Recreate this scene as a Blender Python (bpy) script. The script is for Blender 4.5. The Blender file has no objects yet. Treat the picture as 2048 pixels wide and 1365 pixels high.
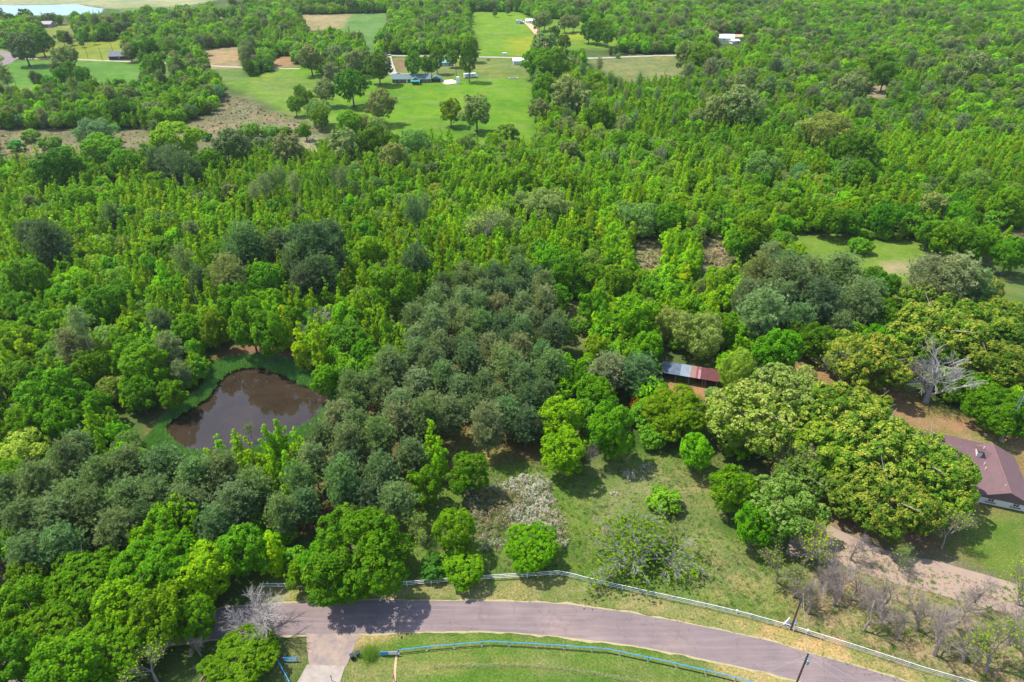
import bpy, math, random
import numpy as np
from mathutils import Vector, Matrix, Euler

random.seed(7)
RNG = np.random.default_rng(11)
R = math.radians
scene = bpy.context.scene

# ------------------------------------------------------------------ camera, sky, sun, exposure
CAM_H, PITCH, FPX = 105.0, 32.8, 1365.333
cam_data = bpy.data.cameras.new("camera")
cam_data.lens, cam_data.sensor_width = 24.0, 36.0
cam_data.clip_start, cam_data.clip_end = 1.0, 9000.0
cam = bpy.data.objects.new("camera", cam_data)
cam.location = (0, 0, CAM_H)
cam.rotation_euler = (R(90 - PITCH), 0, 0)
scene.collection.objects.link(cam)
scene.camera = cam

SUN_EL = 61.0
SHADOW_DIR = Vector((1.0, -0.40, 0)).normalized()          # where shadows fall on the ground
world = bpy.data.worlds.new("World")
scene.world = world
world.use_nodes = True
wn = world.node_tree.nodes
wn.clear()
wo = wn.new("ShaderNodeOutputWorld")
wb = wn.new("ShaderNodeBackground")
ws = wn.new("ShaderNodeTexSky")
ws.sky_type = 'NISHITA'
ws.sun_disc = False
ws.sun_elevation = R(SUN_EL)
ws.sun_rotation = math.atan2(-SHADOW_DIR.x, -SHADOW_DIR.y)
ws.altitude = 100
wb.inputs[1].default_value = 0.15
world.node_tree.links.new(ws.outputs[0], wb.inputs[0])
world.node_tree.links.new(wb.outputs[0], wo.inputs[0])

sl = bpy.data.lights.new("sun", 'SUN')
sl.energy, sl.angle, sl.color = 3.4, R(0.8), (1.0, 0.955, 0.88)
sun = bpy.data.objects.new("sun", sl)
ldir = Vector((SHADOW_DIR.x * math.cos(R(SUN_EL)), SHADOW_DIR.y * math.cos(R(SUN_EL)), -math.sin(R(SUN_EL))))
sun.rotation_euler = ldir.to_track_quat('-Z', 'Y').to_euler()
sun.location = (-80, 80, 200)
scene.collection.objects.link(sun)

scene.view_settings.view_transform = 'Standard'
scene.view_settings.look = 'None'
scene.view_settings.gamma = 1
scene.view_settings.exposure = 1.13
scene.render.engine = 'CYCLES'
cy = scene.cycles
cy.max_bounces, cy.diffuse_bounces, cy.glossy_bounces = 5, 3, 2
cy.transmission_bounces, cy.volume_bounces, cy.transparent_max_bounces = 3, 1, 4
cy.caustics_reflective = cy.caustics_refractive = False

# ------------------------------------------------------------------ pixel <-> place
cp, sp = math.cos(R(PITCH)), math.sin(R(PITCH))
def P(px, py, z=0.0):
    cx, cy_ = (px - 1024) / FPX, (682.5 - py) / FPX
    d = (cx, cp + cy_ * sp, -sp + cy_ * cp)
    t = (CAM_H - z) / -d[2]
    return (d[0] * t, d[1] * t)
def proj(x, y, z):
    dz = z - CAM_H
    depth = y * cp - dz * sp
    up = y * sp + dz * cp
    return 1024 + FPX * x / depth, 682.5 - FPX * up / depth
def depth_at(px, py, z=0.0):
    x, y = P(px, py, z)
    return y * cp + (CAM_H - z) * sp
def inpoly(x, y, poly):
    x = np.asarray(x, float); y = np.asarray(y, float)
    c = np.zeros(x.shape, bool)
    n = len(poly)
    for i in range(n):
        x1, y1 = poly[i]; x2, y2 = poly[(i + 1) % n]
        if y1 == y2: continue
        m = ((y1 > y) != (y2 > y)) & (x < (x2 - x1) * (y - y1) / (y2 - y1) + x1)
        c ^= m
    return c
def polydist(x, y, poly, closed=True):
    d = np.full(np.shape(x), 1e9)
    n = len(poly)
    for i in range(n if closed else n - 1):
        x1, y1 = poly[i]; x2, y2 = poly[(i + 1) % n]
        dx, dy = x2 - x1, y2 - y1
        t = np.clip(((x - x1) * dx + (y - y1) * dy) / (dx * dx + dy * dy + 1e-9), 0, 1)
        d = np.minimum(d, np.hypot(x - x1 - t * dx, y - y1 - t * dy))
    return d
def _hash(i, j, s):
    v = np.sin(i * 127.1 + j * 311.7 + s * 74.7) * 43758.5453
    return v - np.floor(v)
def vnoise(x, y, s=0):
    xi, yi = np.floor(x), np.floor(y)
    u, v = x - xi, y - yi
    u, v = u * u * (3 - 2 * u), v * v * (3 - 2 * v)
    a, b = _hash(xi, yi, s), _hash(xi + 1, yi, s)
    c, d = _hash(xi, yi + 1, s), _hash(xi + 1, yi + 1, s)
    return (a * (1 - u) + b * u) * (1 - v) + (c * (1 - u) + d * u) * v - 0.5
def fbm(x, y, s=0):
    return vnoise(x, y, s) + .5 * vnoise(x * 2.1, y * 2.1, s + 1) + .25 * vnoise(x * 4.3, y * 4.3, s + 2)

# ------------------------------------------------------------------ objects
def link(o, parent=None):
    scene.collection.objects.link(o)
    if parent: o.parent = parent
    return o
def tag(o, label=None, cat=None, group=None, kind=None):
    if label: o['label'] = label
    if cat: o['category'] = cat
    if group: o['group'] = group
    if kind: o['kind'] = kind
    return o
def empty(name, loc, rz=0.0):
    o = bpy.data.objects.new(name, None)
    o.location, o.rotation_euler = loc, (0, 0, rz)
    o.empty_display_size = 0.3
    return link(o)

class MB:
    """collects faces and builds one mesh"""
    def __init__(s): s.v, s.f, s.m, s.mats = [], [], [], []
    def mi(s, mat):
        if mat is None: return 0
        if mat not in s.mats: s.mats.append(mat)
        return s.mats.index(mat)
    def add(s, vs, fs, mat=None):
        k, b = s.mi(mat), len(s.v)
        s.v += [tuple(v) for v in vs]
        for f in fs: s.f.append(tuple(i + b for i in f)); s.m.append(k)
        return s
    def box(s, c, d, mat=None, rz=0.0, taper=1.0):
        hx, hy, hz = d[0] / 2, d[1] / 2, d[2] / 2
        ca, sa = math.cos(rz), math.sin(rz)
        vs = []
        for sx, sy, sz in ((-1,-1,-1),(1,-1,-1),(1,1,-1),(-1,1,-1),(-1,-1,1),(1,-1,1),(1,1,1),(-1,1,1)):
            k = taper if sz > 0 else 1
            x, y = sx * hx * k, sy * hy * k
            vs.append((c[0] + x * ca - y * sa, c[1] + x * sa + y * ca, c[2] + sz * hz))
        return s.add(vs, [(0,3,2,1),(4,5,6,7),(0,1,5,4),(1,2,6,5),(2,3,7,6),(3,0,4,7)], mat)
    def tube(s, pts, rad, n=6, mat=None, caps=True):
        pts = [Vector(p) for p in pts]
        rr = rad if hasattr(rad, '__len__') else [rad] * len(pts)
        vs, fs = [], []
        for i, p in enumerate(pts):
            a = pts[min(i + 1, len(pts) - 1)] - pts[max(i - 1, 0)]
            a.normalize()
            u = a.cross(Vector((0, 0, 1)) if abs(a.z) < .9 else Vector((1, 0, 0))).normalized()
            w = a.cross(u)
            for k in range(n):
                t = 2 * math.pi * k / n
                vs.append(p + (u * math.cos(t) + w * math.sin(t)) * rr[i])
        for i in range(len(pts) - 1):
            for k in range(n):
                k2 = (k + 1) % n
                fs.append((i*n + k, i*n + k2, (i+1)*n + k2, (i+1)*n + k))
        if caps:
            fs.append(tuple(range(n))[::-1]); fs.append(tuple((len(pts)-1)*n + k for k in range(n)))
        return s.add(vs, fs, mat)
    def mesh(s, name, mat=None):
        me = bpy.data.meshes.new(name)
        me.from_pydata(s.v, [], s.f)
        mats = s.mats or ([mat] if mat else [])
        for m in mats: me.materials.append(m)
        if len(mats) > 1: me.polygons.foreach_set('material_index', s.m)
        me.update()
        return me
    def build(s, name, mat=None, parent=None, loc=(0, 0, 0), rz=0.0):
        o = bpy.data.objects.new(name, s.mesh(name, mat))
        o.location, o.rotation_euler = loc, (0, 0, rz)
        return link(o, parent)

# ------------------------------------------------------------------ materials
def nodes(name):
    m = bpy.data.materials.new(name); m.use_nodes = True
    nt = m.node_tree; nt.nodes.clear()
    out = nt.nodes.new("ShaderNodeOutputMaterial")
    return m, nt, out
def mixc(nt, a, b, fac, mode='MIX'):
    n = nt.nodes.new("ShaderNodeMix"); n.data_type = 'RGBA'; n.blend_type = mode
    for sock, val in ((n.inputs[0], fac), (n.inputs[6], a), (n.inputs[7], b)):
        if hasattr(val, 'is_output'): nt.links.new(val, sock)
        elif isinstance(val, (int, float)): sock.default_value = val
        else: sock.default_value = (*val, 1) if len(val) == 3 else val
    return n.outputs[2]
def mth(nt, op, a, b=0.0, c=0.0):
    n = nt.nodes.new("ShaderNodeMath"); n.operation = op
    for i, v in enumerate((a, b, c)):
        if hasattr(v, 'is_output'): nt.links.new(v, n.inputs[i])
        else: n.inputs[i].default_value = v
    return n.outputs[0]
def noise(nt, scale, detail=3, rough=.55, coord=None, obj=False):
    n = nt.nodes.new("ShaderNodeTexNoise")
    n.inputs['Scale'].default_value, n.inputs['Detail'].default_value, n.inputs['Roughness'].default_value = scale, detail, rough
    if coord is None:
        tc = nt.nodes.new("ShaderNodeTexCoord" if obj else "ShaderNodeNewGeometry")
        coord = tc.outputs['Object' if obj else 'Position']
    nt.links.new(coord, n.inputs['Vector'])
    return n.outputs[0]
def ramp(nt, fac, stops):
    n = nt.nodes.new("ShaderNodeValToRGB")
    while len(n.color_ramp.elements) < len(stops): n.color_ramp.elements.new(.5)
    for e, (p, c) in zip(n.color_ramp.elements, stops): e.position = p; e.color = (*c, 1) if len(c) == 3 else c
    nt.links.new(fac, n.inputs[0])
    return n.outputs[0]
def maprange(nt, v, a, b, c=0.0, d=1.0):
    n = nt.nodes.new("ShaderNodeMapRange")
    nt.links.new(v, n.inputs[0])
    for i, x in enumerate((a, b, c, d)): n.inputs[i + 1].default_value = x
    return n.outputs[0]
def principled(nt, out, col, rough=.7, spec=.3, metal=0.0, bump=None, bs=.3, bd=.05):
    b = nt.nodes.new("ShaderNodeBsdfPrincipled")
    if hasattr(col, 'is_output'): nt.links.new(col, b.inputs['Base Color'])
    else: b.inputs['Base Color'].default_value = (*col, 1)
    if hasattr(rough, 'is_output'): nt.links.new(rough, b.inputs['Roughness'])
    else: b.inputs['Roughness'].default_value = rough
    b.inputs['Specular IOR Level'].default_value = spec
    b.inputs['Metallic'].default_value = metal
    if bump is not None:
        bn = nt.nodes.new("ShaderNodeBump")
        bn.inputs['Strength'].default_value, bn.inputs['Distance'].default_value = bs, bd
        nt.links.new(bump, bn.inputs['Height']); nt.links.new(bn.outputs[0], b.inputs['Normal'])
    nt.links.new(b.outputs[0], out.inputs[0])
    return b
def simple(name, c, rough=.7, var=.25, scale=2.0, c2=None, metal=0.0, spec=.3):
    m, nt, out = nodes(name)
    n = noise(nt, scale, 5, .65)
    k = c2 or tuple(x * (1 - var) for x in c)
    f = maprange(nt, n, .3, .7)
    principled(nt, out, mixc(nt, c, k, f), rough, spec, metal, n, .2, .03)
    return m
def leafmat(name, c1, c2, tip=(.3, .35, .05), trans=.33, rough=.55, hv=.014, vv=.18, spec=.08):
    m, nt, out = nodes(name)
    def attr(a):
        n = nt.nodes.new("ShaderNodeAttribute"); n.attribute_name = a; return n.outputs['Fac']
    col = mixc(nt, c1, c2, attr('tone'))
    col = mixc(nt, col, tip, attr('tip'))
    oi = nt.nodes.new("ShaderNodeObjectInfo")
    col = mixc(nt, col, oi.outputs['Color'], 1.0, 'MULTIPLY')
    ia = nt.nodes.new("ShaderNodeAttribute"); ia.attribute_type = 'INSTANCER'; ia.attribute_name = 'tint'
    col = mixc(nt, col, mixc(nt, (1, 1, 1), ia.outputs['Color'], 1.0, 'ADD'), 1.0, 'MULTIPLY')
    hsv = nt.nodes.new("ShaderNodeHueSaturation")
    nt.links.new(col, hsv.inputs['Color'])
    r = oi.outputs['Random']
    nt.links.new(maprange(nt, r, 0, 1, .5 - hv, .5 + hv), hsv.inputs['Hue'])
    r2 = mth(nt, 'FRACT', mth(nt, 'MULTIPLY', r, 17.3))
    nt.links.new(maprange(nt, r2, 0, 1, 1 - vv, 1 + vv), hsv.inputs['Value'])
    hsv.inputs['Saturation'].default_value = 1.08
    col = hsv.outputs[0]
    b = nt.nodes.new("ShaderNodeBsdfPrincipled")
    nt.links.new(col, b.inputs['Base Color'])
    b.inputs['Roughness'].default_value = rough; b.inputs['Specular IOR Level'].default_value = spec
    t = nt.nodes.new("ShaderNodeBsdfTranslucent")
    nt.links.new(mixc(nt, col, (1.5, 1.35, .55), 1.0, 'MULTIPLY'), t.inputs[0])
    mx = nt.nodes.new("ShaderNodeMixShader"); mx.inputs[0].default_value = trans
    nt.links.new(b.outputs[0], mx.inputs[1]); nt.links.new(t.outputs[0], mx.inputs[2])
    nt.links.new(mx.outputs[0], out.inputs[0])
    return m

MAT = {}
MAT['hard'] = leafmat("hardwood_leaf", (0.070, 0.185, 0.011), (0.150, 0.312, 0.017), tip=(.20, .34, .03), trans=.38)
MAT['young'] = leafmat("young_leaf", (0.150, 0.310, 0.010), (0.265, 0.450, 0.015), trans=.45)
MAT['oak'] = leafmat("oak_leaf", (0.085, 0.175, 0.022), (0.150, 0.270, 0.040), tip=(.26, .34, .09), trans=.3)
MAT['oliveoak'] = leafmat("olive_oak_leaf", (0.082, 0.160, 0.035), (0.155, 0.240, 0.060), tip=(.25, .28, .11), trans=.25)
MAT['goldoak'] = leafmat("catkin_oak_leaf", (0.078, 0.175, 0.022), (0.150, 0.262, 0.032), tip=(.33, .37, .06), trans=.33)
MAT['willow'] = leafmat("willow_leaf", (0.130, 0.247, 0.058), (0.221, 0.351, 0.091), trans=.35)
MAT['pine'] = leafmat("pine_needle", (0.112, 0.182, 0.066), (0.205, 0.305, 0.122), tip=(.28, .36, .15), trans=.35, vv=.13, hv=.01)
MAT['cedar'] = leafmat("cedar_needle", (0.056, 0.112, 0.035), (0.104, 0.168, 0.056), trans=.12)
MAT['shrub'] = leafmat("shrub_leaf", (0.077, 0.210, 0.025), (0.168, 0.336, 0.042), tip=(.5, .5, .45))
MAT['bloom'] = leafmat("bramble_blossom", (0.110, 0.190, 0.050), (0.330, 0.215, 0.150), tip=(.64, .62, .56), trans=.2, vv=.05)
MAT['dry'] = leafmat("dry_weed", (0.190, 0.160, 0.090), (0.270, 0.210, 0.130), tip=(.30, .24, .17), trans=.2)
MAT['grass'] = leafmat("grass_blade", (0.100, 0.170, 0.035), (0.190, 0.240, 0.070), tip=(.40, .36, .19), trans=.3)
MAT['bark'] = simple("bark", (.16, .125, .095), .9, .45, 3)
MAT['grey'] = simple("bare_bark", (.29, .235, .20), .9, .35, 3)
MAT['pale'] = simple("dead_wood", (.33, .30, .275), .85, .3, 3)
MAT['lichen'] = simple("lichen_bark", (.33, .325, .26), .9, .3, 3)
MAT['white'] = simple("white_paint", (.80, .79, .76), .5, .12, 3)
MAT['blue'] = simple("blue_paint", (.045, .30, .62), .4, .35, 1.2, c2=(.03, .20, .50))
MAT['conc'] = simple("concrete", (.34, .285, .235), .9, .3, .8)
MAT['dark'] = simple("dark_opening", (.025, .025, .03), .5, .2)
MAT['glass'] = simple("window_glass", (.03, .04, .05), .08, .2, spec=.6)
MAT['black'] = simple("black_plastic", (.02, .024, .03), .35, .3, 5)
MAT['steel'] = simple("galvanised_steel", (.45, .52, .56), .45, .2, 3, metal=.5)
MAT['pole'] = simple("creosote_wood", (.10, .065, .045), .85, .4, 5)

# ------------------------------------------------------------------ foliage
def leaf_mesh(name, pos, nrm, size, tone, tip, mat, elong=1.5, droop=0.0, tri=False):
    """many small leaf faces; tone and tip are stored per face"""
    n = len(pos)
    rng = RNG
    nrm = nrm / (np.linalg.norm(nrm, axis=1, keepdims=True) + 1e-9)
    t = rng.normal(size=(n, 3)); t[:, 2] -= droop
    t -= nrm * np.sum(t * nrm, axis=1, keepdims=True)
    t /= (np.linalg.norm(t, axis=1, keepdims=True) + 1e-9)
    b = np.cross(nrm, t)
    s = (size * rng.uniform(.65, 1.35, n))[:, None]
    k = 3 if tri else 4
    v = np.empty((n, k, 3), np.float32)
    if tri:
        v[:, 0] = pos - b * s * .5 / elong; v[:, 1] = pos + b * s * .5 / elong; v[:, 2] = pos + t * s
    else:
        v[:, 0] = pos - t * s * .5; v[:, 1] = pos + b * s * .5 / elong - t * s * .08 + nrm * s * .07
        v[:, 2] = pos + t * s * .5; v[:, 3] = pos - b * s * .5 / elong - t * s * .08 + nrm * s * .07
    me = bpy.data.meshes.new(name)
    me.vertices.add(n * k); me.vertices.foreach_set('co', v.reshape(-1))
    me.loops.add(n * k); me.loops.foreach_set('vertex_index', np.arange(n * k, dtype=np.int32))
    me.polygons.add(n); me.polygons.foreach_set('loop_start', np.arange(0, n * k, k, dtype=np.int32))
    me.polygons.foreach_set('loop_total', np.full(n, k, np.int32))
    for nm, a in (('tone', tone), ('tip', tip)):
        at = me.attributes.new(nm, 'FLOAT', 'FACE'); at.data.foreach_set('value', np.asarray(a, np.float32))
    me.materials.append(mat)
    me.update(calc_edges=True)
    return me

def unit(n):
    d = RNG.normal(size=(n, 3)); return d / np.linalg.norm(d, axis=1, keepdims=True)

def clump_crown(name, lobes, mat, leaf=.3, sub=.6, dens=24, tips=0.0, up=.6, droop=0.0, elong=1.5, floor=.3, cover=1.0, tipup=.2, tipfn=None):
    """lobes: (x, y, z, r). Clumps sit on the lobes' outer surfaces, leaves sit in the clumps."""
    L = np.array([l[:3] for l in lobes]); rr = np.array([l[3] for l in lobes])
    C, N = [], []
    for i, (c, r) in enumerate(zip(L, rr)):
        m = max(6, int(cover * 4 * math.pi * r * r / (sub * sub * 1.5)))
        d = unit(m)
        p = c + d * r * RNG.uniform(.82, 1.08, (m, 1)) * np.array([1, 1, .9])
        ok = p[:, 2] > floor
        for j in range(len(L)):
            if j != i: ok &= np.linalg.norm(p - L[j], axis=1) > rr[j] * .86
        C.append(p[ok]); N.append(d[ok])
    C, N = np.concatenate(C), np.concatenate(N)
    keep = (N[:, 2] > -.45) | (RNG.random(len(C)) < .45)
    C, N = C[keep], N[keep]
    m = len(C)
    ctone = np.clip(RNG.normal(.5, .30, m) + .5 * fbm(C[:, 0] * .5 + C[:, 2] * .3, C[:, 1] * .5, 71), 0, 1)
    zmin, zmax = C[:, 2].min(), C[:, 2].max()
    hgt = (C[:, 2] - zmin) / (zmax - zmin + .01)
    ctip = (RNG.random(m) < tips * (1 - tipup + 2 * tipup * hgt) * np.clip(.55 + N[:, 2], .15, 1.2)).astype(float)
    if tipfn is not None: ctip = (RNG.random(m) < tipfn(C)).astype(float)
    k = dens
    idx = np.repeat(np.arange(m), k)
    n = len(idx)
    sz = RNG.uniform(.7, 1.3, m)[idx, None] * sub
    d = unit(n)
    along = np.sum(d * N[idx], axis=1, keepdims=True)
    d = d - N[idx] * along * .35
    pos = C[idx] + d * sz * RNG.uniform(.15, 1.0, (n, 1)) ** .6 * .75
    nrm = .55 * d + .45 * N[idx] + np.array([0, 0, up]) + RNG.normal(size=(n, 3)) * .42
    tone = np.clip(ctone[idx] + RNG.normal(0, .16, n), 0, 1)
    tip = np.clip(ctip[idx] * (.25 + .75 * (RNG.random(n) < .55)), 0, 1)
    if tipfn is not None: tip = (RNG.random(n) < tipfn(pos)).astype(float)
    # loose inner leaves
    q = n // 9
    j = RNG.integers(0, len(L), q)
    pin = L[j] + unit(q) * (rr[j] * RNG.uniform(.2, .8, q))[:, None]
    pin[:, 2] = np.maximum(pin[:, 2], floor)
    pos = np.concatenate([pos, pin]); nrm = np.concatenate([nrm, unit(q) + np.array([0, 0, .8])])
    tone = np.concatenate([tone, RNG.uniform(0, .6, q)]); tip = np.concatenate([tip, np.zeros(q)])
    return leaf_mesh(name, pos, nrm, leaf, tone, tip, mat, elong, droop)

def dome_lobes(Rr, H, base, n, lr=.36, shape='dome', rag=.34):
    """lobes spread over a crown's outline; returns (x,y,z,r)"""
    out = []
    zc, hz = (base + H) / 2, (H - base) / 2
    for i in range(n):
        u = (i + .5) / n
        z = 1 - 1.88 * u                       # top to a bit under the middle
        ph = i * 2.39996 + RNG.uniform(-.35, .35)
        if shape == 'dome': rad = math.sqrt(max(.02, 1 - z * z)) ** .9
        elif shape == 'cone': rad = (1 - z) / 1.88 * 1.02 + .06
        elif shape == 'flat': rad = (max(.02, 1 - z * z)) ** .33
        r = lr * Rr * RNG.uniform(.65, 1.35) * (.75 if shape == 'cone' and z > .3 else 1)
        k = (Rr - r) * rad * RNG.uniform(1 - rag, 1 + rag * .6)
        out.append((math.cos(ph) * k, math.sin(ph) * k, zc + (hz - r * .9) * z * RNG.uniform(.92, 1.05), r))
    out.append((0, 0, zc - hz * .1, Rr * .5))
    return out

def trunk_mb(H, r0, base, Rr, nb=6, lean=.04, top=.72, mat=None):
    m = MB()
    lx, ly = random.uniform(-lean, lean) * H, random.uniform(-lean, lean) * H
    def at(t): return Vector((lx * t * t, ly * t * t, H * t))
    ts = [0, .06, .25, .5, top]
    m.tube([at(t) for t in ts], [r0 * 1.45, r0, r0 * .82, r0 * .55, r0 * .2], 7, mat)
    for i in range(nb):
        t = random.uniform(max(.12, base / H), top * .95)
        p = at(t); a = i * 2.4 + random.random()
        l = Rr * random.uniform(.6, .85)
        q = p + Vector((math.cos(a) * l * .5, math.sin(a) * l * .5, l * .28))
        e = p + Vector((math.cos(a) * l, math.sin(a) * l, l * random.uniform(.4, .75)))
        m.tube([p, q, e], [r0 * .4, r0 * .25, r0 * .07], 5, mat)
    return m

PROTO = {}          # kind -> list of dict(crown, trunk, R, H)
def proto(kind, crown, trunk, Rr, H, joined=True):
    if kind in ('bare', 'dead', 'sparse', 'bud'):
        a = np.empty(len(crown.vertices) * 3, np.float32); crown.vertices.foreach_get('co', a); a = a.reshape(-1, 3)
        Rr, H = float(np.percentile(np.hypot(a[:, 0], a[:, 1]), 96)), float(np.percentile(a[:, 2], 99))
    PROTO.setdefault(kind, []).append(dict(crown=crown, trunk=trunk, R=Rr, H=H))

for i in range(5):      # rounded hardwood
    Rr, H = 4.0, RNG.uniform(9.0, 10.5)
    l = dome_lobes(Rr, H, 1.2, RNG.integers(11, 17), RNG.uniform(.33, .42))
    proto('hard', clump_crown("hardwood_crown", l, MAT['hard'], .30, .60, 27, tips=.12), trunk_mb(H, .2, 2, Rr).mesh("hardwood_trunk", MAT['bark']), Rr, H)
for i in range(3):      # broad hardwood, fine leaves
    Rr, H = 8.0, RNG.uniform(12.5, 14)
    l = dome_lobes(Rr, H, 1.0, [24, 30, 20][i], [.27, .24, .31][i], rag=.22)
    proto('hardbig', clump_crown("broad_hardwood_crown", l, MAT['hard'], .29, .64, 34, tips=.12), trunk_mb(H, .42, 2.5, Rr, 9).mesh("broad_trunk", MAT['bark']), Rr, H)
for i in range(4):      # young upright sweetgum / poplar
    Rr, H = 1.8, RNG.uniform(9.6, 12.0)
    l = [(RNG.normal(0, .35), RNG.normal(0, .35), z, (.30 + .85 * min(1, (H - z) / (H * .7)) ** .8) * RNG.uniform(.75, 1.15)) for z in np.linspace(1.4, H - .4, 11)]
    l += [(math.cos(a) * 1.2, math.sin(a) * 1.2, z, RNG.uniform(.3, .6)) for a, z in zip(RNG.uniform(0, 6.3, 14), RNG.uniform(2.0, H * .7, 14))]
    proto('young', clump_crown("young_tree_crown", l, MAT['young'], .28, .40, 14, up=.7, cover=.75), trunk_mb(H, .11, 1.5, Rr, 5, .02, .95).mesh("young_trunk", MAT['bark']), Rr, H)
for i in range(3):      # catkin oak, broad
    Rr, H = 8.0, RNG.uniform(12, 14)
    l = dome_lobes(Rr, H, 1.8, [26, 32, 22][i], [.25, .22, .28][i], rag=.25)
    proto('goldoak', clump_crown("catkin_oak_crown", l, MAT['goldoak'], .37, .62, 24, tips=.42, cover=.9), trunk_mb(H, .42, 3, Rr, 10).mesh("oak_trunk", MAT['grey']), Rr, H)
    proto('oakbig', clump_crown("pale_oak_crown", l[:-1][::-1] + l[-1:], MAT['oak'], .37, .62, 20, tips=.6, cover=.85), trunk_mb(H, .42, 3, Rr, 10).mesh("oak_trunk", MAT['grey']), Rr, H)
for i in range(3):      # oak for the middle distance
    Rr, H = 4.6, RNG.uniform(9.5, 11)
    l = dome_lobes(Rr, H, 1.2, RNG.integers(13, 18), .33)
    proto('oak', clump_crown("oak_crown", l, MAT['oliveoak'], .34, .62, 21, tips=.45), trunk_mb(H, .26, 2, Rr, 7).mesh("oak_trunk", MAT['bark']), Rr, H)
for i in range(3):      # willow: soft, fine
    Rr, H = 4.4, RNG.uniform(7.5, 9)
    l = dome_lobes(Rr, H, .6, RNG.integers(10, 14), .40, 'flat')
    proto('willow', clump_crown("willow_crown", l, MAT['willow'], .38, .55, 21, up=.2, droop=1.1, elong=3), trunk_mb(H, .2, 1.5, Rr, 7).mesh("willow_trunk", MAT['bark']), Rr, H)
for i in range(3):      # shrub
    Rr, H = 1.7, RNG.uniform(2.2, 3.0)
    l = dome_lobes(Rr, H, .1, 8, .42, rag=.3)
    proto('shrub', clump_crown("shrub_crown", l, MAT['shrub'], .24, .38, 20, floor=.1), trunk_mb(H, .07, .3, Rr, 5).mesh("shrub_stem", MAT['bark']), Rr, H)

def pine_crown(name, H, base, Rr, nb, tuft, mat, top=.12, blades=9, ln=.42, flat=.9):
    """tufts of needles along rising branches"""
    P_, D_, T_ = [], [], []
    for i in range(nb):
        t = ((i + .5) / nb) ** .85
        z = H - (H - base) * t
        rad = Rr * (top + (1 - top) * min(1, t * 1.9) ** .75) * (1 - .35 * max(0, t - .62) / .38) * RNG.uniform(.65, 1.12)
        a = i * 2.39996 + RNG.uniform(-.5, .5)
        bt = RNG.normal(.5, .22)
        k = max(2, int(rad * tuft))
        for s in np.linspace(.25, 1, k):
            for side in range(3 if s > .4 else 2):
                off = RNG.normal(size=3) * np.array([.36, .36, .22]) * (.5 + s)
                P_.append((math.cos(a) * rad * s + off[0], math.sin(a) * rad * s + off[1], z + (rad * .28 * s * s) + off[2]))
                D_.append((math.cos(a) * flat * s + off[0], math.sin(a) * flat * s + off[1], .9))
                T_.append(bt + RNG.normal(0, .12))
    P_, D_, T_ = np.array(P_), np.array(D_), np.array(T_)
    m = len(P_); idx = np.repeat(np.arange(m), blades)
    d = unit(len(idx)) * 1.0 + D_[idx] * .55
    d /= np.linalg.norm(d, axis=1, keepdims=True)
    pos = P_[idx] + d * .06
    # blades point along d: build directly
    n = len(idx); s = (ln * RNG.uniform(.7, 1.25, n))[:, None]
    w = np.cross(d, unit(n)); w /= (np.linalg.norm(w, axis=1, keepdims=True) + 1e-9)
    v = np.empty((n, 3, 3), np.float32)
    v[:, 0] = pos - w * s * .16; v[:, 1] = pos + w * s * .16; v[:, 2] = pos + d * s
    me = bpy.data.meshes.new(name)
    me.vertices.add(n * 3); me.vertices.foreach_set('co', v.reshape(-1))
    me.loops.add(n * 3); me.loops.foreach_set('vertex_index', np.arange(n * 3, dtype=np.int32))
    me.polygons.add(n); me.polygons.foreach_set('loop_start', np.arange(0, n * 3, 3, dtype=np.int32))
    me.polygons.foreach_set('loop_total', np.full(n, 3, np.int32))
    for nm, a in (('tone', np.clip(T_[idx] + RNG.normal(0, .15, n), 0, 1)), ('tip', (RNG.random(m) < .16)[idx] * .8)):
        at = me.attributes.new(nm, 'FLOAT', 'FACE'); at.data.foreach_set('value', np.asarray(a, np.float32))
    me.materials.append(mat); me.update(calc_edges=True)
    return me
def pine_trunk(H, base, Rr, r0=.17, nb=10):
    m = MB()
    lx, ly = random.uniform(-.02, .02) * H, random.uniform(-.02, .02) * H
    m.tube([(lx * t * t, ly * t * t, H * t) for t in (0, .05, .4, .75, .97)], [r0 * 1.4, r0, r0 * .8, r0 * .5, .02], 7)
    for i in range(nb):
        t = random.uniform(base / H, .93); a = i * 2.4
        l = Rr * random.uniform(.5, .85) * (1.15 - t * .6)
        m.tube([(0, 0, H * t), (math.cos(a) * l, math.sin(a) * l, H * t + l * .3)], [r0 * .25, .02], 4)
    return m
for i in range(5):
    H, Rr = RNG.uniform(12, 13.8), RNG.uniform(3.3, 3.8)
    base = H * RNG.uniform(.2, .3)
    proto('pine', pine_crown("pine_crown", H, base, Rr, 96, 3.0, MAT['pine'], top=.34, blades=11, ln=.44), pine_trunk(H, base, Rr).mesh("pine_trunk", MAT['bark']), Rr, H)
for i in range(2):
    H, Rr = RNG.uniform(18, 20), 2.3
    proto('tallpine', pine_crown("tall_pine_crown", H, H * .62, Rr, 42, 3.0, MAT['pine'], top=.3), pine_trunk(H, H * .6, Rr, .17, 6).mesh("tall_pine_trunk", MAT['grey']), Rr, H)
for i in range(2):
    H, Rr = 7.0, 1.9
    proto('cedar', pine_crown("cedar_crown", H, .4, Rr, 70, 4, MAT['cedar'], top=.05, ln=.3, flat=.4), pine_trunk(H, .5, Rr, .1, 4).mesh("cedar_trunk", MAT['bark']), Rr, H)

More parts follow.
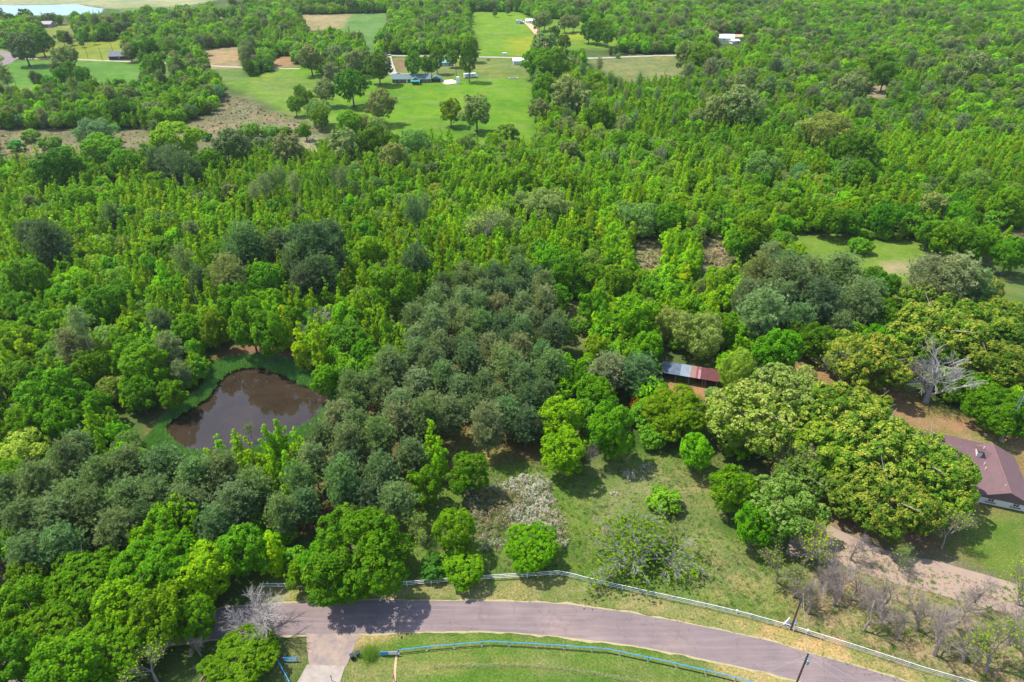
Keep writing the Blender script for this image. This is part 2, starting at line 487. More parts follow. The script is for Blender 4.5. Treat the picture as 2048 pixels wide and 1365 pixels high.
def bare_tree(H, Rr, r0, levels=4, seed=0, spread=.62, lean=(0, 0), kids=(4, 4, 4, 3), leafy=0.0, mat='grey', name='bare'):
    """forking limbs; trunk is a mesh of its own, limbs and twigs are the crown"""
    rnd = random.Random(seed)
    tr, lb = MB(), MB()
    tipsP = []
    def grow(p, d, l, r, lv):
        bend = Vector((rnd.uniform(-1, 1), rnd.uniform(-1, 1), rnd.uniform(-.2, .6))) * .22
        q = p + (d + bend * .5).normalized() * l * .5
        e = q + (d + bend * 1.2 + Vector((0, 0, .12))).normalized() * l * .5
        tgt = tr if lv == 0 else lb
        tgt.tube([p, q, e], [r, r * .78, r * .55], 6 if lv < 2 else (4 if lv == 2 else 3), caps=False)
        if lv >= levels:
            tipsP.append(e); return
        n = kids[min(lv, len(kids) - 1)]
        for k in range(n):
            t = 1.0 if k == 0 else rnd.uniform(.35, 1.0)
            o = p.lerp(q, t * 2) if t < .5 else q.lerp(e, t * 2 - 1)
            a = rnd.uniform(0, 6.283)
            u = d.cross(Vector((math.cos(a), math.sin(a), .3))).normalized()
            sp = spread * rnd.uniform(.6, 1.3) * (.5 if k == 0 else 1)
            nd = (d * math.cos(sp) + u * math.sin(sp) + Vector((0, 0, .10))).normalized()
            grow(o, nd, l * rnd.uniform(.58, .80), max(.012, r * (.6 if k == 0 else .42)), lv + 1)
    d0 = Vector((lean[0], lean[1], 1)).normalized()
    grow(Vector((0, 0, -.1)), d0, H * (.2 if name in ('dead', 'sparse') else .36), r0, 0)
    crown = lb.mesh(name + "_limbs", MAT[mat])
    tm = tr.mesh(name + "_trunk", MAT[mat])
    if leafy:
        tp = np.array([tuple(v) for v in tipsP])
        k = max(1, round(leafy))
        pos = np.repeat(tp, k, axis=0) + RNG.normal(size=(len(tp) * k, 3)) * .28
        if leafy < 1: pos = pos[RNG.random(len(pos)) < leafy]
        n = len(pos)
        lm = leaf_mesh(name + "_leaves", pos, unit(n) + np.array([0, 0, .6]), .22, RNG.random(n), np.zeros(n), MAT['hard' if name == 'sparse' else 'young'])
        crown = join_meshes(name + "_crown", [crown, lm])
    return crown, tm
def join_meshes(name, meshes):
    """one mesh from several, materials and face attributes kept"""
    me = bpy.data.meshes.new(name)
    V, LV, LS, LT, MI, A = [], [], [], [], [], {'tone': [], 'tip': []}
    vb = lb = 0; mats = []
    for m in meshes:
        nv, nl, nf = len(m.vertices), len(m.loops), len(m.polygons)
        a = np.empty(nv * 3, np.float32); m.vertices.foreach_get('co', a); V.append(a)
        b = np.empty(nl, np.int32); m.loops.foreach_get('vertex_index', b); LV.append(b + vb)
        c = np.empty(nf, np.int32); m.polygons.foreach_get('loop_start', c); LS.append(c + lb)
        d = np.empty(nf, np.int32); m.polygons.foreach_get('loop_total', d); LT.append(d)
        mi = m.materials[0]
        if mi not in mats: mats.append(mi)
        MI.append(np.full(nf, mats.index(mi), np.int32))
        for k in A:
            w = np.zeros(nf, np.float32)
            if k in m.attributes: m.attributes[k].data.foreach_get('value', w)
            A[k].append(w)
        vb += nv; lb += nl
    V, LV, LS, LT, MI = map(np.concatenate, (V, LV, LS, LT, MI))
    me.vertices.add(vb); me.vertices.foreach_set('co', V)
    me.loops.add(lb); me.loops.foreach_set('vertex_index', LV)
    me.polygons.add(len(LS)); me.polygons.foreach_set('loop_start', LS); me.polygons.foreach_set('loop_total', LT)
    for m in mats: me.materials.append(m)
    me.polygons.foreach_set('material_index', MI)
    for k in A:
        at = me.attributes.new(k, 'FLOAT', 'FACE'); at.data.foreach_set('value', np.concatenate(A[k]))
    me.update(calc_edges=True)
    return me
for i in range(4):
    c, t = bare_tree(9, 4, .26, 5, 40 + i, .62, kids=(4, 5, 4, 4, 4))
    proto('bare', c, t, 4, 9)
for i in range(2):
    c, t = bare_tree(13, 4.5, .28, 5, 63 + i, .72, kids=(7, 4, 4, 4, 3), mat='pale', name='dead')
    proto('dead', c, t, 4.5, 8.5)
for i in range(2):
    c, t = bare_tree(12, 4.5, .22, 5, 80 + i, .78, kids=(8, 5, 4, 4, 4), leafy=1, mat='lichen', name='sparse')
    proto('sparse', c, t, 4.5, 8)
for i in range(2):
    c, t = bare_tree(8, 3.5, .19, 5, 90 + i, .5, kids=(6, 4, 4, 4, 3), leafy=.6, name='budding')
    proto('bud', c, t, 3.5, 8)
for k, lst in PROTO.items():
    for d in lst:
        d['full'] = join_meshes(k + "_tree", [d['crown'], d['trunk']])

# ------------------------------------------------------------------ ground cover areas, outlined on the ground plane
def G(pts, z=0.0): return [P(a, b, z) for a, b in pts]
POND = G([(322,865),(331,845),(362,826),(410,797),(431,766),(455,742),(489,732),(533,734),(574,749),(615,770),(668,780),(664,806),(640,838),(600,862),(560,885),(500,905),(430,912),(360,905)])
FARLAKE = G([(-60,6),(20,10),(100,9),(150,7),(172,12),(205,17),(200,26),(150,30),(60,30),(-60,34)])
FOREST, NEARG = (.085, .125, .030), (.145, .200, .045)
ZONES = [  # (outline, colour, edge softness m, dryness)
 ([(440,168),(520,148),(600,128),(700,150),(1062,150),(1080,262),(1076,290),(760,290),(690,262),(640,262),(590,236),(545,212),(500,186)], (.155,.290,.010), 5, .55),
 ([(470,165),(560,148),(640,165),(650,230),(590,225),(520,190)], (.200,.270,.045), 12, .8),
 ([(430,186),(485,196),(545,225),(610,240),(650,262),(650,330),(560,330),(440,300),(250,300),(100,345),(-20,350),(-20,255),(320,262),(400,240)], (.27,.215,.135), 7, .7),
 ([(600,262),(650,270),(660,330),(590,330)], (.36,.30,.19), 3, .5),
 ([(678,27),(783,27),(777,48),(756,68),(756,116),(733,116),(723,68),(678,65)], (.14,.25,.06), 4, .4),
 ([(590,30),(702,28),(684,58),(618,62),(590,50)], (.42,.30,.17), 4, .6),
 ([(935,24),(1040,24),(1078,44),(1090,113),(945,114),(958,79),(935,60)], (.185,.310,.012), 5, .5),
 ([(1018,75),(1070,72),(1078,112),(1022,112)], (.33,.34,.015), 7, .1),
 ([(1062,40),(1110,38),(1222,38),(1160,58),(1245,79),(1240,98),(1088,100)], (.20,.30,.02), 5, .5),
 ([(1130,68),(1165,68),(1165,80),(1130,80)], (.32,.33,.02), 5, .1),
 ([(780,116),(1058,117),(1066,156),(936,158),(780,156)], (.20,.24,.055), 4, .8),
 ([(786,118),(814,118),(814,142),(788,142)], (.36,.20,.12), 3, .3),
 ([(1165,117),(1350,110),(1420,140),(1400,158),(1240,165)], (.22,.225,.085), 4, .8),
 ([(66,104),(120,86),(250,78),(285,122),(200,124),(80,120)], (.27,.29,.03), 5, .5),
 ([(80,52),(148,50),(155,80),(120,84),(70,68)], (.26,.27,.06), 5, .6),
 ([(6,128),(40,121),(85,123),(300,126),(300,168),(250,180),(20,182),(4,170)], (.13,.265,.03), 4, .3),
 ([(325,135),(485,134),(490,160),(420,166),(325,165)], (.15,.23,.05), 4, .4),
 ([(0,85),(25,92),(12,116),(-60,118),(-60,88)], (.16,.25,.04), 3, .3),
 ([(20,178),(120,172),(120,200),(20,200)], (.24,.25,.07), 4, .5),
 ([(405,103),(440,92),(486,93),(488,138),(408,138)], (.40,.27,.16), 4, .6),
 ([(536,126),(560,112),(592,112),(592,134),(545,136)], (.40,.22,.13), 3, .5),
 ([(222,58),(282,58),(282,70),(222,70)], (.36,.27,.18), 4, .5),
 ([(425,26),(480,26),(482,40),(428,40)], (.30,.29,.08), 4, .4),
 ([(-80,-6),(470,-8),(380,12),(350,19),(255,20),(200,16),(160,8),(20,10),(-80,10)], (.40,.37,.22), 5, .6),
 ([(240,16),(400,12),(300,26),(240,25)], (.17,.24,.06), 5, .5),
 ([(1545,484),(1600,469),(1700,472),(1845,487),(1880,513),(1860,560),(1720,570),(1556,545)], (.185,.270,.035), 3, .6),
 ([(1775,525),(1825,528),(1822,548),(1770,545)], (.42,.31,.20), 2.5, .4),
 ([(1980,560),(2080,555),(2080,625),(1987,615)], (.17,.215,.060), 3, .6),
 ([(1945,425),(2080,440),(2080,475),(1957,465)], (.34,.25,.17), 3, .6),
 ([(1255,478),(1335,478),(1330,540),(1265,540)], (.30,.25,.15), 3, .7),
 ([(1395,478),(1462,478),(1470,545),(1400,540)], (.34,.26,.17), 3, .7),
 ([(1720,160),(1800,165),(1780,200),(1725,195)], (.34,.25,.18), 3, .5),
 ([(1290,560),(1470,590),(1400,650),(1300,620)], (.20,.20,.08), 4, .7),
 ([(1100,610),(1200,610),(1215,700),(1110,700)], (.22,.22,.07), 3, .7),
 # pine floor
 ([(560,1060),(600,820),(700,740),(820,640),(1090,640),(1150,740),(1100,850),(1080,935),(900,990),(800,1050)], (.20,.125,.055), 3, .6),
 ([(-40,980),(180,910),(420,890),(520,940),(540,1080),(330,1090),(100,1180),(-40,1200)], (.17,.13,.055), 3, .5),
 # near meadow
 ([(800,1000),(860,960),(960,940),(1080,925),(1180,950),(1260,900),(1440,915),(1430,980),(1440,1060),(1540,1080),(1580,1160),(1600,1250),(1400,1215),(1175,1165),(1060,1150),(818,1172),(540,1180),(540,1100),(700,1080)], (.155,.230,.040), 2.5, .65),
 ([(1180,930),(1430,930),(1430,1100),(1540,1110),(1560,1230),(1420,1200),(1390,1100),(1200,1100)], (.215,.235,.085), 4, .9),
 ([(860,880),(1000,860),(1000,925),(880,930)], (.33,.27,.09), 2, .5),
 # pond rim and banks
 ([(285,880),(300,850),(345,812),(400,780),(405,745),(440,700),(500,680),(580,690),(640,730),(720,770),(680,850),(600,900),(500,930),(330,930)], (.300,.140,.095), 2, .3),
 # yard on the right
 ([(1560,730),(1620,700),(1760,760),(1900,830),(2080,880),(2080,1100),(1800,1090),(1650,1090),(1560,1000),(1530,830)], (.40,.215,.120), 3, .4),
 ([(1325,745),(1450,755),(1450,800),(1330,790)], (.42,.22,.11), 2, .3),
 ([(1890,880),(1960,870),(2010,890),(1990,905),(1900,905)], (.26,.23,.09), 3, .5),
 ([(1640,1040),(1940,1020),(2080,1010),(2080,1180),(1900,1120)], (.36,.185,.125), 3, .4),
 ([(1900,1030),(2080,1000),(2080,1180),(2000,1172),(1925,1130),(1890,1080)], (.190,.245,.045), 4, .45),
 ([(1590,1030),(1660,1044),(1760,1090),(1900,1124),(2048,1164),(2150,1200),(2150,1280),(2048,1246),(1880,1198),(1750,1163),(1650,1128),(1570,1118)], (.27,.20,.15), 1.5, .2),
 # verge north of the road and under the bare trees
 ([(520,1178),(818,1166),(1000,1156),(1117,1147),(1175,1162),(1300,1192),(1420,1215),(1586,1263),(1714,1298),(1853,1343),(2000,1390),(1800,1380),(1550,1290),(1430,1262),(1268,1230),(1107,1210),(864,1206),(560,1212)], (.320,.290,.110), 1, .85),
 ([(1560,1180),(1640,1120),(1750,1150),(1900,1190),(2080,1240),(2080,1420),(1990,1385),(1853,1340),(1714,1295),(1590,1258)], (.340,.265,.140), 2.5, .85),
 # lawn south of the road
 ([(735,1275),(805,1268),(953,1262),(1100,1272),(1242,1290),(1349,1308),(1550,1352),(1700,1400),(1500,1440),(700,1440),(690,1340),(740,1300)], (.185,.245,.050), .8, .6),
 ([(690,1330),(760,1315),(900,1315),(1100,1325),(1300,1345),(1450,1390),(1400,1460),(660,1460)], (.235,.240,.075), 1.5, .85),
 ([(820,1350),(1000,1333),(1180,1345),(1330,1372),(1330,1460),(820,1460)], (.135,.215,.035), 1.2, .3),
 ([(560,1270),(640,1270),(620,1330),(560,1380),(420,1400),(420,1300)], (.17,.19,.06), 1, .6),
 ([(680,1268),(805,1262),(820,1268),(760,1285),(730,1300),(700,1305),(660,1290)], (.60,.38,.20), .9, .2),
 ([(1520,1272),(1560,1258),(1600,1268),(1680,1292),(1690,1318),(1655,1326),(1600,1306)], (.60,.38,.18), 2.2, .5),
 ([(1418,1322),(1470,1326),(1560,1348),(1640,1384),(1500,1400),(1440,1350)], (.62,.40,.18), 2.2, .5),
]
ZONES = [(G(p), c, s, d) for p, c, s, d in ZONES]
RIM = G([(285,885),(318,848),(350,812),(398,783),(415,752),(440,722),(489,712),(533,712),(585,728),(640,752),(690,768),(672,806),(650,850),(610,880),(560,905),(500,925),(430,932),(330,925)])

def axis(a0, a1, fine0, fine1, s0, s1, far):
    xs = [fine0]
    while xs[-1] < fine1: xs.append(xs[-1] + s0)
    st = s0
    while xs[-1] < a1: st = min(s1, st * 1.035); xs.append(xs[-1] + st)
    st = s0; pre = [fine0]
    while pre[-1] > a0: st = min(s1, st * 1.035); pre.append(pre[-1] - st)
    xs = pre[::-1][:-1] + xs
    for k in far: xs = [a0 - k] + xs if a0 < 0 else xs; xs.append(a1 + k)
    return np.array(sorted(set(xs)))
gx = axis(-760, 760, -95, 105, .75, 5.5, (80, 500, 1400))
gy = np.array(sorted(set(list(axis(40, 1180, 55, 190, .75, 5.0, ())) + [-150, -100, 0, 1400, 1800, 2600])))
X, Y = np.meshgrid(gx, gy)
Xf, Yf = X.ravel(), Y.ravel()
wx = Xf + 2.2 * fbm(Xf * .16, Yf * .16, 3) + .7 * fbm(Xf * .9, Yf * .9, 5)
wy = Yf + 2.2 * fbm(Xf * .16, Yf * .16, 9) + .7 * fbm(Xf * .9, Yf * .9, 12)
fx = fbm(Xf * .02, Yf * .02, 21)
col = np.array(FOREST)[None, :] * (1 + .5 * fbm(Xf * .08, Yf * .08, 2))[:, None] + np.zeros((len(Xf), 1))
dry = np.full(len(Xf), .5)
def apply_zone(poly, c, s, d, amp=1.0, a=None, b=None):
    px_ = [p[0] for p in poly]; py_ = [p[1] for p in poly]
    m = (Xf > min(px_) - s - 4) & (Xf < max(px_) + s + 4) & (Yf > min(py_) - s - 4) & (Yf < max(py_) + s + 4)
    if not m.any(): return
    ux = Xf[m] + (wx[m] - Xf[m]) * amp; uy = Yf[m] + (wy[m] - Yf[m]) * amp
    sd = polydist(ux, uy, poly) * np.where(inpoly(ux, uy, poly), 1, -1)
    w = np.clip(sd / s * .5 + .5, 0, 1)
    col[m] = col[m] * (1 - w)[:, None] + np.array(c) * w[:, None]
    dry[m] = dry[m] * (1 - w) + d * w
for poly, c, s, d in ZONES: apply_zone(poly, c, s, d, amp=min(1, s / 2))
apply_zone(RIM, (.150, .320, .100), 1.0, .1, amp=.5)
Z = np.zeros(len(Xf))
for poly, dep in ((POND, 1.4), (FARLAKE, 1.5)):
    b = [min(p[0] for p in poly) - 12, max(p[0] for p in poly) + 12, min(p[1] for p in poly) - 12, max(p[1] for p in poly) + 12]
    m = (Xf > b[0]) & (Xf < b[1]) & (Yf > b[2]) & (Yf < b[3])
    sd = polydist(Xf[m], Yf[m], poly) * np.where(inpoly(Xf[m], Yf[m], poly), 1, -1)
    Z[m] = -dep * np.clip((sd + 2.0) / 5.0, 0, 1)
    mud = np.clip(sd / .8 + .6, 0, 1)
    col[m] = col[m] * (1 - mud)[:, None] + np.array((.12, .07, .045)) * mud[:, None]
me = bpy.data.meshes.new("ground")
nx, ny = len(gx), len(gy)
ii = (np.arange(ny - 1)[:, None] * nx + np.arange(nx - 1)[None, :]).ravel()
F4 = np.stack([ii, ii + 1, ii + nx + 1, ii + nx], 1).astype(np.int32)
me.vertices.add(len(Xf)); me.vertices.foreach_set('co', np.stack([Xf, Yf, Z], 1).astype(np.float32).ravel())
me.loops.add(F4.size); me.loops.foreach_set('vertex_index', F4.ravel())
me.polygons.add(len(F4)); me.polygons.foreach_set('loop_start', np.arange(0, F4.size, 4, dtype=np.int32)); me.polygons.foreach_set('loop_total', np.full(len(F4), 4, np.int32))
at = me.attributes.new('cover', 'FLOAT_COLOR', 'POINT')
at.data.foreach_set('color', np.concatenate([col, dry[:, None]], 1).astype(np.float32).ravel())
me.update(calc_edges=True)
m, nt, out = nodes("ground_cover")
a = nt.nodes.new("ShaderNodeAttribute"); a.attribute_name = 'cover'
n1 = noise(nt, 2.6, 6, .75); n2 = noise(nt, .35, 5, .65); n3 = noise(nt, .045, 4, .6)
c = mixc(nt, a.outputs['Color'], (1.6, 1.2, 1.7), mth(nt, 'MULTIPLY', maprange(nt, n2, .48, .70), mth(nt, 'MULTIPLY', a.outputs['Alpha'], .85)), 'MULTIPLY')
c = mixc(nt, c, (1.40, 1.12, 1.0), mth(nt, 'MULTIPLY', maprange(nt, noise(nt, .03, 6, .75), .50, .64), a.outputs['Alpha']), 'MULTIPLY')
c = mixc(nt, c, (.72, .80, .75), maprange(nt, noise(nt, .018, 5, .7), .42, .60), 'MULTIPLY')
c = mixc(nt, c, (.36, .30, .17), mth(nt, 'MULTIPLY', maprange(nt, n3, .50, .68), mth(nt, 'MULTIPLY', a.outputs['Alpha'], .42)))
c = mixc(nt, c, (.70, .88, .60), maprange(nt, noise(nt, .12, 6, .75), .54, .42), 'MULTIPLY')
c = mixc(nt, c, (.50, .58, .45), maprange(nt, n1, .60, .38), 'MULTIPLY')
c = mixc(nt, c, (1.25, 1.22, 1.2), maprange(nt, n1, .52, .72), 'MULTIPLY')
c = mixc(nt, c, (.50, .41, .26), mth(nt, 'MULTIPLY', maprange(nt, noise(nt, 1.1, 5, .7), .64, .72), mth(nt, 'MULTIPLY', a.outputs['Alpha'], .6)))
c = mixc(nt, c, (.80, .80, .76), 1.0, 'MULTIPLY')
principled(nt, out, c, .95, .1, bump=n1, bs=.7, bd=.25)
me.materials.append(m)
tag(link(bpy.data.objects.new("ground", me)), "grassy and earthy ground under the whole wood and fields", kind='structure')

# ------------------------------------------------------------------ water
def sheet(name, poly, z, mat, label, kind='structure', grow=0.0):
    cx_ = sum(p[0] for p in poly) / len(poly); cy_ = sum(p[1] for p in poly) / len(poly)
    mb = MB()
    vs = [(x + (x - cx_) * grow, y + (y - cy_) * grow, z) for x, y in poly]
    mb.add(vs, [tuple(range(len(vs)))[::-1]], mat)
    o = mb.build(name, None)
    import bmesh
    bm = bmesh.new(); bm.from_mesh(o.data); bmesh.ops.triangulate(bm, faces=bm.faces); bmesh.ops.recalc_face_normals(bm, faces=bm.faces)
    for f in bm.faces:
        if f.normal.z < 0: f.normal_flip()
    bm.to_mesh(o.data); bm.free()
    return tag(o, label, kind=kind)
def watermat(name, c, rough, spec, wave=.06):
    m, nt, out = nodes(name)
    n = noise(nt, .5, 4, .6)
    nn = noise(nt, .16, 3)
    b = principled(nt, out, mixc(nt, c, tuple(x * 1.35 for x in c), maprange(nt, nn, .4, .65)), rough, spec, bump=n, bs=wave, bd=.05)
    b.inputs['IOR'].default_value = 1.4
    return m
sheet("water", POND, -.50, watermat("muddy_water", (.028, .019, .012), .01, .6, .004), "still brown muddy water of the pond", grow=.035)
sheet("water", FARLAKE, -.5, watermat("lake_water", (.09, .15, .18), .25, .5, .3), "pale blue lake water beside the far fields", grow=.03)

# ------------------------------------------------------------------ roads
def resample(pts, n):
    pts = np.array(pts, float)
    d = np.concatenate([[0], np.cumsum(np.hypot(*np.diff(pts, axis=0).T))])
    t = np.linspace(0, d[-1], n)
    q = np.stack([np.interp(t, d, pts[:, 0]), np.interp(t, d, pts[:, 1])], 1)
    for _ in range(2): q[1:-1] = (q[:-2] + 2 * q[1:-1] + q[2:]) / 4
    return q
def ribbon(name, A, B, z, mat, label, n=160, rag=.12):
    a, b = resample(A, n), resample(B, n)
    w = a - b; w /= np.linalg.norm(w, axis=1, keepdims=True)
    L_ = np.hypot(*(a[-1] - a[0])) / n
    i_ = np.arange(n) * L_
    a += w * (rag * 2.4 * fbm(i_ * .45, i_ * 0 + 3.1, 8))[:, None]; b += w * (rag * 2.4 * fbm(i_ * .45, i_ * 0 + 9.7, 18))[:, None]
    mb = MB(); k = 6
    vs = [(*(a[i] * (1 - j / k) + b[i] * j / k), z) for i in range(n) for j in range(k + 1)]
    fs = [(i*(k+1)+j, i*(k+1)+j+1, (i+1)*(k+1)+j+1, (i+1)*(k+1)+j) for i in range(n - 1) for j in range(k)]
    mb.add(vs, fs, mat)
    o = mb.build(name)
    if o.data.polygons[0].normal.z < 0: o.data.flip_normals()
    return tag(o, label, kind='structure')
def widen(C, w):
    C = resample(C, 60); t = np.gradient(C, axis=0); t /= np.linalg.norm(t, axis=1, keepdims=True)
    nn = np.stack([-t[:, 1], t[:, 0]], 1)
    return (C + nn * w / 2).tolist(), (C - nn * w / 2).tolist()
m, nt, out = nodes("asphalt")
n1 = noise(nt, 9, 6, .8); n2 = noise(nt, .22, 5, .6)
tc = nt.nodes.new("ShaderNodeNewGeometry")
mp = nt.nodes.new("ShaderNodeMapping"); mp.inputs['Scale'].default_value = (.06, 1.1, 1); mp.inputs['Rotation'].default_value = (0, 0, R(6))
nt.links.new(tc.outputs['Position'], mp.inputs['Vector'])
n3 = noise(nt, 1.3, 4, .6, mp.outputs[0])
c = mixc(nt, (.200, .150, .143), (.165, .125, .120), maprange(nt, n2, .35, .65))
c = mixc(nt, c, (.235, .180, .172), mth(nt, 'MULTIPLY', maprange(nt, n3, .46, .66), .8))
c = mixc(nt, c, (.62, .62, .62), mth(nt, 'MULTIPLY', maprange(nt, n1, .60, .42), .45), 'MULTIPLY')
vor = nt.nodes.new("ShaderNodeTexVoronoi"); vor.feature = 'DISTANCE_TO_EDGE'; vor.inputs['Scale'].default_value = .16
wv = nt.nodes.new("ShaderNodeVectorMath"); wv.operation = 'MULTIPLY_ADD'
nn = nt.nodes.new("ShaderNodeTexNoise"); nn.inputs['Scale'].default_value = .5; nt.links.new(tc.outputs['Position'], nn.inputs['Vector'])
nt.links.new(nn.outputs[1], wv.inputs[0]); wv.inputs[1].default_value = (4, 4, 4); nt.links.new(tc.outputs['Position'], wv.inputs[2])
nt.links.new(wv.outputs[0], vor.inputs['Vector'])
c = mixc(nt, c, (.72, .72, .74), mth(nt, 'MULTIPLY', maprange(nt, vor.outputs[0], .022, .006), .55), 'MULTIPLY')
c = mixc(nt, c, (1.18, 1.14, 1.08), maprange(nt, noise(nt, .08, 3, .5), .5, .62), 'MULTIPLY')
c = mixc(nt, c, (.80, .80, .82), maprange(nt, noise(nt, .5, 6, .8), .58, .70), 'MULTIPLY')
principled(nt, out, c, .85, .25, bump=n1, bs=.3, bd=.02)
MAT['asphalt'] = m
MAT['gravel'] = simple("gravel", (.165, .140, .135), .95, .35, .6, c2=(.33, .235, .17))
MAT['dirt'] = simple("orange_dirt", (.58, .36, .22), .95, .3, .9, c2=(.42, .24, .14))
MAT['whitegravel'] = simple("pale_gravel", (.42, .38, .31), .95, .4, .15)
RTOP = G([(-260,1400),(-40,1330),(150,1262),(300,1232),(430,1218),(560,1208),(650,1202),(750,1201),(864,1201),(1000,1203),(1107,1206),(1268,1227),(1430,1258),(1550,1285),(1607,1303),(1720,1335),(1860,1378),(2000,1425),(2300,1525),(2600,1620)])
RBOT = G([(-240,1520),(-20,1440),(150,1335),(300,1295),(430,1278),(604,1270),(690,1269),(805,1266),(953,1261),(1100,1271),(1242,1287),(1349,1306),(1470,1331),(1550,1349),(1610,1366),(1700,1395),(1820,1435),(1900,1465),(2250,1590),(2550,1690)])
ribbon("sandy_verge", [(x, y + .28) for x, y in RTOP], [(x, y - .32) for x, y in RBOT], .010, simple("sandy_verge", (.38, .30, .18), .95, .5, 1.4, c2=(.24, .22, .09)), "sandy crumbling strip along both sides of the asphalt road", n=420, rag=.22)
ribbon("road", RTOP, RBOT, .016, MAT['asphalt'], "curving mauve grey asphalt road", rag=.07)
ribbon("driveway_apron", G([(612,1268),(660,1268),(720,1268)]), G([(618,1332),(655,1333),(692,1334)]), .022, MAT['gravel'], "grey gravel apron between the road and the concrete drive", 30, .10)
ribbon("driveway", G([(614,1330),(654,1331),(690,1333)]), G([(575,1400),(625,1402),(668,1404)]), .028, MAT['conc'], "pale concrete driveway leaving the frame by the blue gate", 20, .01)
ribbon("driveway", G([(1590,1040),(1660,1052),(1760,1098),(1900,1130),(2048,1172),(2150,1205),(2500,1315)]), G([(1570,1110),(1650,1120),(1750,1155),(1880,1190),(2048,1238),(2150,1270),(2500,1385)]), .012, simple("brown_gravel", (.255, .190, .145), .95, .3, .35, c2=(.300, .215, .155)), "wide brown gravel driveway behind the row of bare trees", 300, .12)
ribbon("gravel_lane", *widen(G([(22,117),(80,118),(170,120),(260,124),(340,127),(440,133),(520,137),(600,138)]), 3.2), .016, MAT['whitegravel'], "pale gravel lane beside the green pasture", 60)
ribbon("gravel_road", *widen(G([(600,108),(700,110),(800,112),(900,113),(1000,115),(1080,117),(1180,117),(1300,112),(1420,110)]), 4.2), .016, MAT['whitegravel'], "straight pale gravel road behind the green roofed house", 80)
ribbon("asphalt_lane", *widen(G([(-60,96),(0,104),(16,109),(24,117),(8,128),(-30,138)]), 9), .022, MAT['asphalt'], "grey asphalt bend meeting the gravel lane", 50)
ribbon("dirt_track", *widen(G([(1044,43),(1056,47),(1066,57),(1075,68),(1083,79),(1092,92),(1090,116)]), 6), .016, MAT['dirt'], "orange dirt track running through the pasture to the parked cars", 50)
ribbon("dirt_drive", *widen(G([(772,100),(776,125),(784,148),(800,150),(822,149)]), 7), .016, MAT['whitegravel'], "pale dirt drive behind the green roofed house", 40)
ribbon("sand_patch", *widen(G([(884,166),(898,164),(912,162)]), 12), .02, simple("sand", (.66, .55, .40), .95, .15, .5), "pale sand patch beside the green roofed house", 20, .3)
ribbon("dirt_path", *widen(G([(792,1312),(791,1330),(790,1350),(788,1380)]), .35), .014, MAT['dirt'], "narrow worn dirt line leading to the blue sign post", 20, .03)

# ------------------------------------------------------------------ landmarks, used to say where a tree stands
LM = [(P(a, b), t) for a, b, t in [
 (500,810,"the muddy brown pond"), (1378,755,"the rusty open shed"), (1970,940,"the mauve roofed house"), (1030,1030,"the white blossoming bramble"),
 (1250,1010,"the near grassy meadow"), (700,1240,"the asphalt road"), (200,1330,"the shady bend of the asphalt road"), (960,690,"the grey green pine stand"),
 (1120,900,"the bright lime tree by the meadow"), (1720,520,"the small clearing in the wood"), (1000,70,"the buttercup pasture"), (825,165,"the green roofed ranch house"),
 (520,250,"the brown scrub field"), (200,280,"the scrub strip"), (1040,125,"the white farm shed"), (650,45,"the ploughed brown field"), (100,22,"the far pale lake"),
 (1455,85,"the white roofed farmstead"), (240,116,"the dark barn"), (160,150,"the green pasture by the lane"), (1280,140,"the tan field"), (2000,455,"the dry brown gap in the wood"),
 (1290,510,"the dry weedy gap"), (1850,1150,"the brown gravel driveway"), (920,235,"the meadow with lone oaks"), (1150,55,"the dirt track"), (1875,800,"the white dead tree"),
 (450,110,"the orange clearing"), (1760,190,"the small dusty gap"), (940,40,"the top pasture"), (1450,500,"the tall round tree by the clearing"), (350,1010,"the pines below the pond"),
 (200,620,"the tall pine beyond the pond"), (650,520,"the dark pine group"), (1600,620,"the olive pine group"), (975,500,"the grey half bare tree"), (2010,590,"the short grass edge of the wood")]]
def where(x, y):
    best, bt, bp = 1e9, "", None
    for (a, b), t in LM:
        d = math.hypot(x - a, y - b) / (1 + b * .0015)
        if d < best: best, bt, bp = d, t, (a, b)
    dx, dy = x - bp[0], y - bp[1]
    near = best < 22
    if abs(dx) > abs(dy) * 1.2: rel = "beside" if near else ("some way west of" if dx < 0 else "some way east of")
    elif dy > 0: rel = "just beyond" if near else "well beyond"
    else: rel = "just before" if near else "well before"
    return f"{rel} {bt}"
TINT = {'d': ((.66, .72, .80), "dark green"), 'm': ((1, 1, 1), "mid green"), 'b': ((1.18, 1.16, .9), "bright green"), 'y': ((1.55, 1.30, .85), "yellow green"),
        'o': ((1.25, 1.02, .95), "olive green"), 'u': ((.80, .95, 1.5), "bluish green"), 'g': ((1.35, 1.15, 1.35), "pale grey green"), 'r': ((3.4, .85, .8), "rust red"),
        'n': ((.82, .86, .85), "deep green"), 'p': ((1.15, 1.08, 1.1), "fresh green")}
